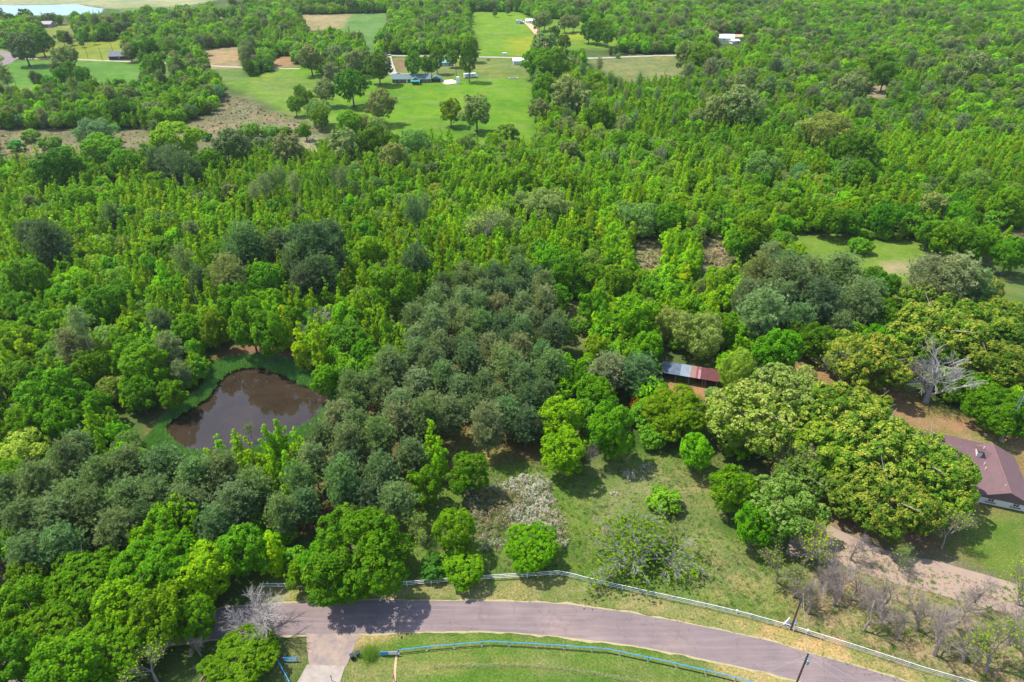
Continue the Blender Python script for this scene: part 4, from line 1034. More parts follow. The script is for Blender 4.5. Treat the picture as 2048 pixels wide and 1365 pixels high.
def scatter(name, meshes, pts, rz, scl, idx, label, tilt=None, tint=None):
    """one stuff object: the meshes set out on points"""
    colc = bpy.data.collections.new(name + "_kinds")
    for i, m in enumerate(meshes):
        colc.objects.link(bpy.data.objects.new(f"{name}_kind_{i:02d}", m))
    me = bpy.data.meshes.new(name); n = len(pts)
    me.vertices.add(n); me.vertices.foreach_set('co', np.asarray(pts, np.float32).ravel())
    rot = np.zeros((n, 3), np.float32); rot[:, 2] = rz
    if tilt is not None: rot[:, :2] = tilt
    me.attributes.new('rot', 'FLOAT_VECTOR', 'POINT').data.foreach_set('vector', rot.ravel())
    me.attributes.new('scl', 'FLOAT_VECTOR', 'POINT').data.foreach_set('vector', np.asarray(scl, np.float32).ravel())
    if tint is not None:
        tc4 = np.ones((n, 4), np.float32); tc4[:, :3] = tint
        me.attributes.new('tint', 'FLOAT_COLOR', 'POINT').data.foreach_set('color', tc4.ravel())
    me.attributes.new('idx', 'INT', 'POINT').data.foreach_set('value', np.asarray(idx, np.int32))
    ng = bpy.data.node_groups.new(name + "_spread", 'GeometryNodeTree')
    ng.interface.new_socket("Geometry", in_out='INPUT', socket_type='NodeSocketGeometry')
    ng.interface.new_socket("Geometry", in_out='OUTPUT', socket_type='NodeSocketGeometry')
    gi, go = ng.nodes.new("NodeGroupInput"), ng.nodes.new("NodeGroupOutput")
    ip = ng.nodes.new("GeometryNodeInstanceOnPoints")
    ci = ng.nodes.new("GeometryNodeCollectionInfo")
    ci.inputs['Collection'].default_value = colc
    ci.inputs['Separate Children'].default_value = True; ci.inputs['Reset Children'].default_value = True
    def na(a, t):
        q = ng.nodes.new("GeometryNodeInputNamedAttribute"); q.data_type = t; q.inputs[0].default_value = a; return q.outputs[0]
    ng.links.new(gi.outputs[0], ip.inputs['Points']); ng.links.new(ci.outputs[0], ip.inputs['Instance'])
    ip.inputs['Pick Instance'].default_value = True
    ng.links.new(na('idx', 'INT'), ip.inputs['Instance Index'])
    ng.links.new(na('rot', 'FLOAT_VECTOR'), ip.inputs['Rotation']); ng.links.new(na('scl', 'FLOAT_VECTOR'), ip.inputs['Scale'])
    ng.links.new(ip.outputs[0], go.inputs[0])
    o = bpy.data.objects.new(name, me); link(o)
    md = o.modifiers.new("spread", 'NODES'); md.node_group = ng
    return tag(o, label, kind='stuff')
kinds, base_of = [], {}
for k, l in PROTO.items():
    base_of[k] = len(kinds); kinds += [d['full'] for d in l]
pts, rzs, scs, ids, tns = [], [], [], [], []
for i in rest:
    kd, x, y, w, Hm, *_ = TREES[i]
    j = int(RNG.integers(0, len(PROTO[kd]))); pr = PROTO[kd][j]
    pts.append((x, y, 0)); rzs.append(RNG.uniform(0, 6.28)); k = w / (2 * pr['R']); scs.append((k, k, Hm / pr['H'])); ids.append(base_of[kd] + j); tns.append([c_ - 1 for c_ in TINT[TREES[i][5]][0]])
scatter("woods", kinds, pts, rzs, scs, ids, "the rest of the mixed green wood, fading off to the horizon", tint=tns)

# undergrowth between the trees
sh = [d['crown'] for d in PROTO['shrub']]
def dried(me, mat, nm):
    m2 = me.copy(); m2.name = nm; m2.materials.clear(); m2.materials.append(mat); return m2
floor_n = RNG.choice(np.nonzero(ok)[0], 22000, replace=False)
bx, by, bs_ = xs[floor_n], ys[floor_n], stand[floor_n]
keep = (bs_ != 14) | (RNG.random(len(bx)) < .08)
keep &= ~((by < 165) & (np.abs(bx) < 0))
bx, by = bx[keep], by[keep]; n = len(bx)
s = RNG.uniform(1.1, 2.4, n) * (1 + .4 * np.clip((by - 300) / 500, 0, 1))
scatter("undergrowth", sh, np.stack([bx, by, np.zeros(n)], 1), RNG.uniform(0, 6.28, n), np.stack([s, s, s * RNG.uniform(.8, 1.8, n)], 1), RNG.integers(0, 3, n), "low green undergrowth between the trees of the wood", tint=np.where(RNG.random((n, 1)) < .5, .15, .5) * np.array([[1.3, 1, 0]]))

# ------------------------------------------------------------------ fences
def fence(name, rails_px, zt, rail_z, rail_r, post_r, step, mat_top, mat_rail, mat_post, label, foot=None):
    line = np.array(G(rails_px, zt))
    d = np.concatenate([[0], np.cumsum(np.hypot(*np.diff(line, axis=0).T))])
    root = empty(name, (line[0][0], line[0][1], 0))
    ox, oy = line[0]
    for j, z in enumerate(rail_z):
        MB().tube([(x - ox, y - oy, z) for x, y in line], rail_r * (1.25 if j == 0 else 1), 6).build("rail", mat_top if j == 0 else mat_rail, root)
    pm = MB().tube([(0, 0, -.1), (0, 0, zt + .02)], post_r, 8).mesh("post", mat_post)
    fm = MB().box((0, 0, .06), (.42, .42, .13), None, 0, .8).mesh("footing", MAT['conc'])
    n = int(d[-1] / step)
    for i in range(n + 1):
        t = i * step
        x, y = np.interp(t, d, line[:, 0]) - ox, np.interp(t, d, line[:, 1]) - oy
        p = bpy.data.objects.new("post", pm); p.location = (x, y, 0); link(p, root)
        if foot:
            q = bpy.data.objects.new("footing", fm); q.rotation_euler = (0, 0, random.random()); link(q, p)
    tag(root, label, "fence")
    return root
fence("pipe_fence", [(520,1168),(600,1167),(700,1166),(818,1163),(892,1157),(990,1150),(1060,1146),(1117,1142),(1148,1148),(1172,1155),(1300,1183),(1420,1209),(1500,1228),(1582,1251)],
      1.35, (1.35, .92, .50), .036, .055, 4.4, MAT['white'], MAT['white'], MAT['white'], "long white pipe fence with several rails behind the road verge, up to the utility pole")
fence("pipe_fence", [(1590,1253),(1714,1291),(1853,1336),(1955,1365),(2080,1405),(2350,1490)],
      1.35, (1.35, .92, .50), .036, .055, 4.4, MAT['white'], MAT['white'], MAT['white'], "white pipe fence continuing past the utility pole before the bare trees")
fence("pipe_fence", [(797,1300),(860,1293),(980,1283),(1040,1286),(1107,1290),(1215,1298),(1330,1322),(1443,1348),(1505,1364),(1600,1392)],
      1.05, (1.05, .10), .055, .055, 4.6, MAT['blue'], MAT['pole'], simple("slate_blue", (.10, .13, .30), .6, .4), "bright blue pipe fence with one rail curving along the lawn", foot=True)
def gate_panel(name, a, b, zs, label, cols=None):
    (x0, y0), (x1, y1) = P(*a, 1.0), P(*b, 1.0)
    root = empty(name, (x0, y0, 0))
    for i, z in enumerate(zs):
        MB().tube([(0, 0, z), ((x1 - x0), (y1 - y0), z)], .045, 6).build("rail", cols[i % len(cols)] if cols else MAT['blue'], root)
    for t in (0, 1):
        MB().tube([((x1 - x0) * t, (y1 - y0) * t, -.1), ((x1 - x0) * t, (y1 - y0) * t, max(zs) + .08)], .07, 8).build("post", MAT['blue'], root)
    tag(root, label, "gate")
gate_panel("metal_gate", (556, 1322), (583, 1372), (1.15, .85), "blue pipe gate rail standing west of the concrete driveway")
gate_panel("metal_gate", (567, 1317), (593, 1316), (1.15, .75, .35), "short blue pipe panel beside the bushy corner of the driveway")
# slatted flag-coloured panel at the end of the blue fence
(x0, y0), (x1, y1) = P(758, 1308, .7), P(795, 1307, .7)
root = empty("slatted_panel", (x0, y0, 0), math.atan2(y1 - y0, x1 - x0))
L_ = math.hypot(x1 - x0, y1 - y0)
MAT['pinkw'] = simple("red_and_white_paint", (.70, .52, .62), .5, .4, 4, c2=(.40, .25, .50))
MAT['red'] = simple("red_paint", (.50, .05, .05), .5, .2)
for i in range(6):
    z = 1.12 - .19 * i; h0 = .25 if i in (0, 5) else (.1 if i in (1, 4) else 0)
    m_ = MB()
    m_.box((h0 + (L_ * .5 - h0) / 2, .0 + .04 * i, z), (L_ * .5 - h0, .05, .13), MAT['blue'])
    m_.box((L_ * .75, .0 + .04 * i, z), (L_ * .5 - .01, .05, .13), MAT['white'] if i % 2 else MAT['pinkw'])
    m_.build("slat", None, root)
MB().tube([(L_, .1, -.1), (L_, .1, 1.3)], .07, 8).build("post", MAT['blue'], root)
MB().tube([(.5, .1, -.1), (.5, .1, 1.2)], .06, 8).build("post", MAT['blue'], root)
tag(root, "slatted panel painted blue on one half and pink and white on the other", "sign")
def postthing(name, px, py, h, r, mat, label, cat, cap=None, base=None):
    x, y = P(px, py, 0)
    root = empty(name, (x, y, 0))
    MB().tube([(0, 0, -.1), (0, 0, h)], r, 8).build("post", mat, root)
    if cap: MB().box((0, 0, h + cap[2] / 2 - .02), cap, None).build("cap", cap and base or mat, root)
    tag(root, label, cat)
postthing("gate_post", 789, 1363, 1.5, .09, MAT['blue'], "blue post with a red cap at the lower edge of the lawn", "post", (.20, .20, .35), MAT['red'])
postthing("gate_post", 664, 1362, 1.1, .06, MAT['blue'], "short dark topped blue post at the edge of the concrete driveway", "post", (.14, .14, .3), MAT['black'])
# mailbox at the road edge
x, y = P(797, 1273)
root = empty("mailbox", (x, y, 0), R(10))
MB().tube([(0, 0, -.1), (0, 0, 1.05)], .05, 6).build("post", MAT['pole'], root)
m_ = MB(); vs = []
for yy in (-.28, .28):
    vs += [(-.11, yy, 1.05), (.11, yy, 1.05)] + [(.11 * math.cos(a), yy, 1.2 + .11 * math.sin(a)) for a in np.linspace(0, math.pi, 7)]
k = 9
m_.add(vs, [tuple(range(k)), tuple(range(k, 2 * k))[::-1]] + [(i, i + k, (i + 1) % k + k, (i + 1) % k) for i in range(k)])
m_.build("box", MAT['black'], root)
tag(root, "dark mailbox on a post at the sandy road edge by the driveway", "mailbox")
# two wheeled bins
def bin_(px, py, rz, label):
    x, y = P(px, py)
    r = empty("wheeled_bin", (x, y, 0), rz)
    MB().box((0, 0, .52), (.50, .56, .92), MAT['black'], 0, 1.22).build("body", None, r)
    l = MB(); l.box((0, .02, 1.02), (.66, .74, .05), None, 0, .94); l.box((0, .02, 1.055), (.46, .50, .03)); l.build("lid", simple("dark_lid", (.03, .045, .07), .3, .3, 4), r)
    MB().tube([(-.26, .42, .95), (.26, .42, .95)], .025, 6).build("handle", MAT['black'], r)
    for s in (-1, 1): MB().tube([(s * .22, .27, .1), (s * .30, .27, .1)], .11, 12).build("wheel", MAT['black'], r)
    tag(r, label, "bin")
bin_(705, 1318, R(35), "black wheeled bin with its lid shut, the one on the gravel side of the pair")
bin_(716, 1313, R(35), "black wheeled bin on the lawn side of the pair beside the driveway")

# ------------------------------------------------------------------ utility poles
def utility_pole(px, py, h, topx, topy, label, tr_z, tr_s, arm=None, tr_col='steel'):
    x, y = P(px, py)
    r = empty("utility_pole", (x, y, 0))
    m_ = MB(); m_.tube([(0, 0, -.3), (0, 0, h * .5), (0, 0, h)], [.17, .145, .11], 10); m_.build("pole", MAT['pole'], r)
    t = MB(); t.tube([(.36, -.12, tr_z), (.36, -.12, tr_z + tr_s)], .25, 14); t.tube([(.36, -.12, tr_z + tr_s), (.36, -.12, tr_z + tr_s + .07)], [.27, .18], 14)
    tt = t.build("transformer", MAT[tr_col], r)
    b = MB(); b.tube([(.36, -.12, tr_z + tr_s + .05), (.30, -.05, tr_z + tr_s + .9)], .03, 5); b.box((.2, 0, tr_z + tr_s * .6), (.35, .1, .08)); b.build("bushing", MAT['white'], tt)
    MB().tube([(0, 0, h), (0, 0, h + .22)], [.05, .03], 8).build("insulator", MAT['white'], r)
    MB().tube([(.16, -.02, 1.5), (.15, -.02, h - .3)], .03, 6).build("conduit", MAT['steel'], r)
    return tag(r, label, "utility pole"), (x, y)
p1, q1 = utility_pole(1581, 1259, 9.3, 0, 0, "brown wooden utility pole with grey equipment box at the white fence", .8, 1.3)
p2, q2 = utility_pole(1590, 1374, 9.0, 0, 0, "wooden utility pole with a pale blue transformer beside the asphalt road", 6.4, 1.0)
def wire(a, b, sag, label, r=.018):
    pts = [(a[0] + (b[0] - a[0]) * t, a[1] + (b[1] - a[1]) * t, a[2] + (b[2] - a[2]) * t - 4 * sag * t * (1 - t)) for t in np.linspace(0, 1, 13)]
    tag(MB().tube(pts, r, 4, caps=False).build("power_wire", MAT['steel']), label, "wire")
wire((*q2, 9.1), (*P(1900, 1450, 8.5), 8.5), .6, "thin upper wire running from the transformer pole across the road")
wire((q2[0] + .3, q2[1], 8.0), (*P(1860, 1470, 7.5), 7.5), .6, "thin lower wire running from the transformer pole across the road")
wire((*q2, 8.9), (*q1, 9.2), .3, "thin wire between the two utility poles over the road")
wire((*q2, 8.5), (*P(1380, 1400, 7), 7), .5, "thin wire from the transformer pole towards the lawn")
# white triangular cover beside pole 1, small valve post on the verge
x, y = P(1574, 1250)
m_ = MB(); m_.add([(-.55, 0, 0), (.55, 0, 0), (.1, 0, 2.0), (-.55, .3, 0), (.55, .3, 0), (.1, .12, 2.0)], [(0,1,2),(3,5,4),(0,3,4,1),(1,4,5,2),(2,5,3,0)])
tag(m_.build("guy_wire_guard", MAT['white'], None, (x, y, 0)), "white triangular panel standing behind the fence beside the utility pole", "guard")
for px, py, lb in ((1614, 1265, "small white marker post on the verge past the utility pole"), (1473, 1226, "small white marker box on the verge before the white fence")):
    postthing("marker_post", px, py, .55, .07, MAT['white'], lb, "marker", (.26, .26, .22), MAT['white'])

# lattice aerial mast beyond the house
x, y = P(2000, 884); Hm_ = 21
r = empty("aerial_mast", (x, y, 0))
m_ = MB(); s_ = .32
for a in range(3):
    an = a * 2.094; m_.tube([(s_ * math.cos(an), s_ * math.sin(an), 0), (s_ * math.cos(an), s_ * math.sin(an), Hm_)], .035, 4)
for i in range(26):
    z = i * Hm_ / 26
    for a in range(3):
        a1, a2 = a * 2.094, (a + 1) * 2.094
        m_.tube([(s_ * math.cos(a1), s_ * math.sin(a1), z), (s_ * math.cos(a2), s_ * math.sin(a2), z + Hm_ / 26)], .018, 3, caps=False)
m_.build("lattice", MAT['steel'], r)
tag(r, "slim grey lattice aerial mast rising behind the mauve roofed house", "mast")

# ------------------------------------------------------------------ houses
def window_(parent, w, h, x, y, z, rz, mat_glass=None, mat_frame=None):
    f = MB()
    for dx, dz, a, b in ((0, h/2, w+.16, .09), (0, -h/2, w+.16, .09), (-w/2, 0, .09, h), (w/2, 0, .09, h), (0, 0, .05, h), (0, 0, w, .05)):
        f.box((dx, 0, dz), (a, .10, b))
    fo = f.build("window", mat_frame or MAT['white'], parent, (x, y, z), rz)
    MB().box((0, .02, 0), (w, .05, h)).build("pane", mat_glass or MAT['glass'], fo)
    return fo
def gable(parent, L, W, hw, hr, over, roof_mat, wall_mat, loc=(0, 0, 0), rz=0.0, hip=0.0, nm=("wall", "roof")):
    """walls L by W with a pitched roof along L"""
    w = MB(); w.box((0, 0, hw / 2), (L, W, hw), wall_mat)
    rise = hr - hw
    if hip == 0:
        for s in (-1, 1): w.add([(s*L/2, -W/2, hw), (s*L/2, W/2, hw), (s*L/2, 0, hr - .12)], [(0, 1, 2)], wall_mat)
    wo_ = w.build(nm[0], None, parent, loc, rz)
    r = MB(); o = over; t = .14
    zl = hw - rise * o / (W / 2)
    hx = L / 2 + o; rx = hx - hip; hy = W / 2 + o
    top = [(-hx, -hy, zl), (hx, -hy, zl), (hx, hy, zl), (-hx, hy, zl), (-rx, 0, hr), (rx, 0, hr)]
    low = [(a, b, c - t) for a, b, c in top[:4]]
    vs = top + low
    r.add(vs, [(0,1,5,4), (2,3,4,5), (1,2,5), (3,0,4), (6,7,1,0), (7,8,2,1), (8,9,3,2), (9,6,0,3), (9,8,7,6)], roof_mat)
    if hip == 0:
        pass
    return wo_, r.build(nm[1], None, parent, loc, rz)
def roofmat(name, c, c2, rib=None, rough=.8):
    m, nt, out = nodes(name)
    n = noise(nt, .7, 5, .65); n2 = noise(nt, 7, 3, .7)
    k = mixc(nt, c, c2, maprange(nt, n, .3, .7))
    k = mixc(nt, k, (.7, .7, .7), mth(nt, 'MULTIPLY', maprange(nt, n2, .6, .4), .5), 'MULTIPLY')
    b = n2
    if rib:
        tc = nt.nodes.new("ShaderNodeTexCoord"); sx = nt.nodes.new("ShaderNodeSeparateXYZ"); nt.links.new(tc.outputs['Object'], sx.inputs[0])
        b = mth(nt, 'SINE', mth(nt, 'MULTIPLY', sx.outputs[0], rib))
        k = mixc(nt, k, (.72, .72, .72), mth(nt, 'MULTIPLY', maprange(nt, b, .3, .9), .5), 'MULTIPLY')
    principled(nt, out, k, rough, .3, bump=b, bs=.4, bd=.04)
    return m
MAT['mauve'] = roofmat("mauve_shingle", (.160, .088, .086), (.122, .074, .078))
MAT['whitebrick'] = simple("white_brick", (.66, .63, .58), .85, .15, 4)
# mauve roofed house: main block with its gable end to the camera, wing running west
h = empty("brick_house", (103.3, 106.7, 0), R(-19))
w_, rf = gable(h, 14.6, 8.6, 2.6, 4.6, .7, MAT['mauve'], MAT['whitebrick'], rz=R(-90))
gable(h, 17.0, 10.5, 2.55, 4.35, .6, MAT['mauve'], MAT['whitebrick'], loc=(-9.6, 5.2, 0), rz=R(-4))
rc = MB(); rc.tube([(-7.95, 0, 4.62), (7.95, 0, 4.62)], .07, 6); rc.build("ridge_cap", simple("ridge_tile", (.26, .12, .11), .7, .2), rf)
ch = MB(); ch.box((-3.4, 3.9, 3.9), (.95, 1.6, 2.4), MAT['whitebrick']); co = ch.build("chimney", None, h)
MB().box((-3.4, 3.9, 5.20), (1.25, 1.9, .20)).build("chimney_cap", simple("brown_cap", (.13, .065, .06), .7, .3), co)
for (a, b) in ((-1.9, 6.2), (-2.6, 1.2), (-2.7, -.4), (-.4, -5.6)):
    MB().tube([(a, b, 3.2), (a, b, 4.55 if a > -2 else 4.0)], .08, 8).build("vent_pipe", MAT['white'], h)
for xw in (-2.3, 2.2):
    fo = window_(h, 1.15, 1.25, xw, -7.36, 1.45, 0)
    s = MB(); s.box((0, -.12, -.78), (1.9, .34, .14)); s.build("sill", simple("pink_brick%d" % int(xw), (.40, .21, .18), .9, .2), fo)
    a_ = MB(); a_.tube([(math.cos(t) * .75, -.04, .64 + math.sin(t) * .30) for t in np.linspace(0, math.pi, 9)], .09, 6); a_.build("lintel", simple("brick_arch%d" % int(xw), (.26, .13, .12), .9, .2), fo)
tag(h, "single storey white brick house with mauve shingle roof half hidden by golden oaks", "house")
# shed
rx_, ry_ = P(1379, 752, 1.5)
h = empty("open_shed", (rx_, ry_, 0), R(-17))
def corr(name, c, c2, sc=1.6): return roofmat(name, c, c2, rib=22, rough=.55)
panels = [(-7.2, -2.4, corr("blue_grey_tin", (.05, .075, .11), (.13, .165, .20))), (-2.4, .1, corr("bright_tin", (.26, .30, .33), (.14, .18, .22))), (.1, 1.5, corr("pinkish_tin", (.28, .13, .10), (.24, .16, .14))),
          (1.5, 2.1, corr("dark_red_tin", (.26, .05, .05), (.20, .06, .07))), (2.1, 2.7, corr("spotted_tin", (.42, .32, .32), (.16, .04, .04))), (2.7, 7.3, corr("red_rusty_tin", (.15, .030, .030), (.08, .030, .032)))]
rt = MB()
for a, b, m_ in panels:
    rt.add([(a, -2.1, 2.55), (b, -2.1, 2.55), (b, 2.3, 3.25), (a, 2.3, 3.25), (a, -2.1, 2.49), (b, -2.1, 2.49), (b, 2.3, 3.19), (a, 2.3, 3.19)], [(0,1,2,3), (4,7,6,5), (0,4,5,1), (1,5,6,2), (2,6,7,3), (3,7,4,0)], m_)
rt.build("roof", None, h)
wl = MB(); wl.box((0, 2.1, 1.55), (14.2, .12, 3.1)); wl.box((-7.05, 0, 1.35), (.12, 4.1, 2.7)); wl.build("wall", simple("weathered_board", (.10, .085, .075), .9, .4, 3), h)
for xx in (-6.9, -3.4, 0, 3.4, 4.1, 6.9): MB().tube([(xx, -1.95, 0), (xx, -1.95, 2.5)], .09, 7).build("post", MAT['grey'], h)
tag(h, "long open fronted shed with patchwork of blue grey and rusty red tin roof", "shed")
for k_, (a, b) in enumerate(((1360, 760), (1373, 763), (1384, 765))):
    T_ = PROTO['shrub'][k_]; o = bpy.data.objects.new("shrub", T_['crown']); o.location = (*P(a, b), 0); o.scale = (.55, .55, .5); o.color = (1.3, 1.2, 1.6, 1); link(o)
    tag(o, ["small pale weed bush inside the open shed at its blue grey end", "small pale weed bush in the middle of the open shed", "tiny pale weed bush by the shed post"][k_], "shrub")
# green roofed ranch house
def ranch(px, py, rz, label):
    x, y = P(px, py); h = empty("ranch_house", (x, y, 0), rz)
    g = roofmat("green_metal_roof", (.065, .135, .125), (.10, .17, .155), rib=9, rough=.5)
    teal = roofmat("teal_canopy", (.02, .22, .18), (.03, .28, .23))
    br = simple("brown_brick", (.19, .12, .10), .9, .3, 2)
    gable(h, 26, 9, 2.7, 5.0, .6, g, br)
    gable(h, 6.5, 5, 2.7, 4.3, .5, g, br, loc=(3.2, -5.6, 0), rz=R(90), nm=("porch_wall", "porch_roof"))
    MB().add([(.2, -12.0, 2.3), (6.4, -12.0, 2.3), (6.4, -8.7, 2.9), (.2, -8.7, 2.9), (.2, -12.0, 2.2), (6.4, -12.0, 2.2), (6.4, -8.7, 2.8), (.2, -8.7, 2.8)], [(0,1,2,3),(4,7,6,5),(0,4,5,1),(1,5,6,2),(2,6,7,3),(3,7,4,0)]).build("canopy", teal, h)
    for xx in (.4, 6.2): MB().tube([(xx, -11.8, 0), (xx, -11.8, 2.25)], .08, 6).build("post", MAT['white'], h)
    for xw in (-11, -8, -5.2, 8.6, 11): window_(h, 1.3, 1.2, xw, -4.56, 1.5, 0)
    MB().box((-3.0, -4.56, 1.05), (1.0, .1, 2.1)).build("door", MAT['white'], h)
    tag(h, label, "house")
ranch(824, 163, R(2), "long low ranch house with dark green metal roof and teal porch canopy")
x, y = P(873, 163); h = empty("carport", (x, y, 0), 0)
gable(h, 6.5, 7.5, 2.5, 4.0, .4, roofmat("carport_green", (.08, .15, .13), (.11, .18, .16)), MAT['dark'], rz=R(90))
for a in (-3.5, 3.5): MB().box((a, -3.4, 1.25), (.3, .3, 2.5)).build("post", MAT['white'], h)
tag(h, "small green gabled carport with white posts beside the ranch house", "carport")
# white farm shed, camper, barn, farmsteads
def small_house(name, px, py, rz, L, W, hw, hr, roof, wall, label, cat, wins=2, hip=0):
    x, y = P(px, py); h = empty(name, (x, y, 0), rz)
    gable(h, L, W, hw, hr, .5, roof, wall, hip=hip)
    for i in range(wins): window_(h, 1.2, 1.1, -L / 2 + L * (i + .7) / (wins + .4), -W / 2 - .06, hw * .55, 0)
    MB().box((L * .32, -W / 2 - .03, 1.05), (1.1, .12, 2.1)).build("door", MAT['dark'], h)
    return tag(h, label, cat)
wr = simple("white_metal_roof", (.80, .80, .78), .45, .08, .6)
lg = simple("light_siding", (.55, .60, .66), .7, .15, .6)
small_house("farm_shed", 1042, 128, R(3), 12, 8, 3.0, 4.4, wr, lg, "white roofed farm shed beside the gravel road", "shed", 1)
small_house("farm_house", 1446, 82, R(-6), 17, 10, 3.2, 5.6, wr, MAT['white'], "white roofed house half hidden in the far wood", "house", 3)
small_house("farm_shed", 1473, 79, R(-4), 12, 8, 2.8, 4.2, simple("rust_tin", (.42, .24, .12), .7, .4, .5, c2=(.52, .38, .22)), wr, "rusty brown roofed shed beside the white roofed house", "shed", 1)
small_house("farm_shed", 1468, 87, R(20), 7, 5, 2.5, 3.4, wr, MAT['white'], "small white outbuilding before the rusty brown shed", "shed", 1)
small_house("dark_barn", 243, 118, R(8), 15, 9, 3.0, 6.0, simple("grey_shingle", (.16, .16, .17), .8, .3, .5), simple("navy_board", (.03, .035, .07), .7, .3), "dark blue barn with grey roof beside the gravel lane", "barn", 1)
small_house("farm_house", 85, 54, R(4), 22, 11, 3.2, 5.2, simple("greyish_roof", (.36, .30, .30), .8, .2, .5), simple("beige_wall", (.40, .40, .40), .8, .2), "low grey farmhouse before the far trees and lake", "house", 3)
small_house("farm_house", 436, 33, R(-20), 14, 9, 3.2, 5.4, simple("greyish_roof2", (.34, .36, .38), .8, .2, .5), MAT['white'], "small grey roofed house hidden among far trees", "house", 2)
small_house("farm_shed", 797, 104, R(-12), 10, 7, 2.6, 4.0, simple("pale_blue_roof", (.38, .52, .62), .6, .2, .5), lg, "pale blue roofed hut among trees beyond the gravel road", "shed", 1)
small_house("farm_shed", 890, 131, R(15), 9, 6, 2.6, 3.9, simple("teal_roof", (.20, .42, .42), .5, .3, .5), lg, "teal roofed hut among trees behind the ranch house", "shed", 1)
small_house("farm_shed", 1060, 46, R(5), 9, 6, 2.6, 3.8, wr, MAT['white'], "white shed at the end of the orange dirt track", "shed", 1)
def vehicle(kind, px, py, rz, col, label, cat, L=4.6, W=1.85, camper=False):
    x, y = P(px, py); r = empty(kind, (x, y, 0), rz)
    b = MB(); bm_ = simple(kind + "_paint_%d" % int(px), col, .3, .1, 2, spec=.5)
    if camper:
        b.box((0, 0, 1.75), (L, W, 2.5)); b.box((L / 2 + .5, 0, 1.0), (1.1, W * .92, 1.0), None, 0, .9); b.build("body", bm_, r)
        s = MB(); s.box((0, -W / 2 - .02, 1.2), (L * .9, .03, .22)); s.build("stripe", simple("grey_stripe", (.25, .25, .32), .5), r)
        for a in (-2.2, -.4, 1.6): MB().box((a, -W / 2 - .02, 2.1), (1.0, .05, .6)).build("window", MAT['glass'], r)
        MB().box((0, 0, 3.08), (1.0, .8, .2)).build("roof_vent", MAT['dark'], r)
    else:
        b.box((0, 0, .68), (L, W, .62), None, 0, .96); b.build("body", bm_, r)
        c = MB(); c.box((-.25, 0, 1.22), (L * .55, W * .88, .52), None, 0, .8); co_ = c.build("cabin", MAT['glass'], r)
        MB().box((-.25, 0, 1.495), (L * .43, W * .68, .04)).build("roof", bm_, co_)
    for a in (-L * .31, L * .31):
        for s in (-1, 1): MB().tube([(a, s * (W / 2 - .16), .34), (a, s * (W / 2 + .02), .34)], .34, 12).build("wheel", MAT['black'], r)
    tag(r, label, cat)
vehicle("camper_van", 940, 156, R(15), (.80, .80, .80), "white camper van parked under the tall tree by the ranch house", "camper", 8.5, 2.6, True)
vehicle("camper_van", 1038, 47, R(-6), (.80, .80, .80), "white camper parked in the top pasture near the dirt track", "camper", 6.5, 2.5, True)
vehicle("parked_car", 1044, 48, R(10), (.08, .14, .25), "dark blue car parked beside the camper in the top pasture", "car")
vehicle("parked_car", 1051, 45, R(30), (.75, .75, .76), "silver car parked at the top of the dirt track", "car")
vehicle("parked_car", 797, 151, R(4), (.05, .08, .14), "dark car parked behind the ranch house", "car")
# small far things
def trough(px, py, L, W, H, mat, label, cat, nm, rz=0.0):
    x, y = P(px, py); m_ = MB()
    m_.box((0, 0, H / 2), (L, W, H), mat, 0, 1.05); m_.box((0, 0, H * .98), (L * .9, W * .8, .06), MAT['dark'] if nm == 'water_trough' else mat)
    tag(m_.build(nm, None, None, (x, y, 0), rz), label, cat)
trough(1009, 110, 3.2, 1.8, 1.6, MAT['white'], "white hay bale lying in the buttercup pasture", "bale", "hay_bale")
trough(1027, 158, 6.0, 1.6, .7, MAT['white'], "white trough at the edge of the open meadow", "trough", "water_trough", R(5))
def cow(px, py, rz, label):
    x, y = P(px, py); m_ = MB()
    m_.tube([(-.95, 0, 1.15), (-.5, 0, 1.12), (.2, 0, 1.05), (.75, 0, 1.15)], [.30, .40, .42, .33], 10)
    m_.tube([(.7, 0, 1.2), (1.1, 0, 1.3), (1.35, 0, 1.2), (1.6, 0, 1.0)], [.24, .19, .17, .10], 8)
    for a, b in ((-.75, .2), (-.75, -.2), (.6, .18), (.6, -.18)): m_.tube([(a, b, 1.0), (a + .05, b, .5), (a, b, 0)], [.15, .08, .06], 6)
    m_.tube([(-.98, 0, 1.25), (-1.12, 0, .8), (-1.1, 0, .45)], [.04, .03, .05], 5)
    tag(m_.build("cow", simple("cow_hide_%d" % int(px), (.06, .035, .03), .8), None, (x, y, 0), rz), label, "cow")
cow(977, 123, R(200), "dark cow standing in the pasture south of the gravel road")
x, y = P(913, 163); 
for (a, b, h_, lb) in ((176, 116, 9, "leaning wooden pole standing in the buttercup field"), (205, 121, 10, "vine grown wooden pole beside the gravel lane"), (226, 104, 9, "thin wooden pole beyond the dark barn"), (913, 160, 12, "tall metal pole in the yard of the ranch house"), (1079, 66, 10, "dark wooden pole beside the dirt track")):
    x, y = P(a, b); o = MB().tube([(0, 0, -.2), (0, 0, h_)], [.17, .11], 7).build("wooden_pole", MAT['pole'], None, (x, y, 0)); tag(o, lb, "pole")
x, y = P(913, 160); tag(MB().box((0, 0, 2.2), (2.2, 1.6, 4.4), wr).build("water_tank", None, None, (x + 1.8, y - 12, 0)), "small white tank hut in the yard of the ranch house", "tank")

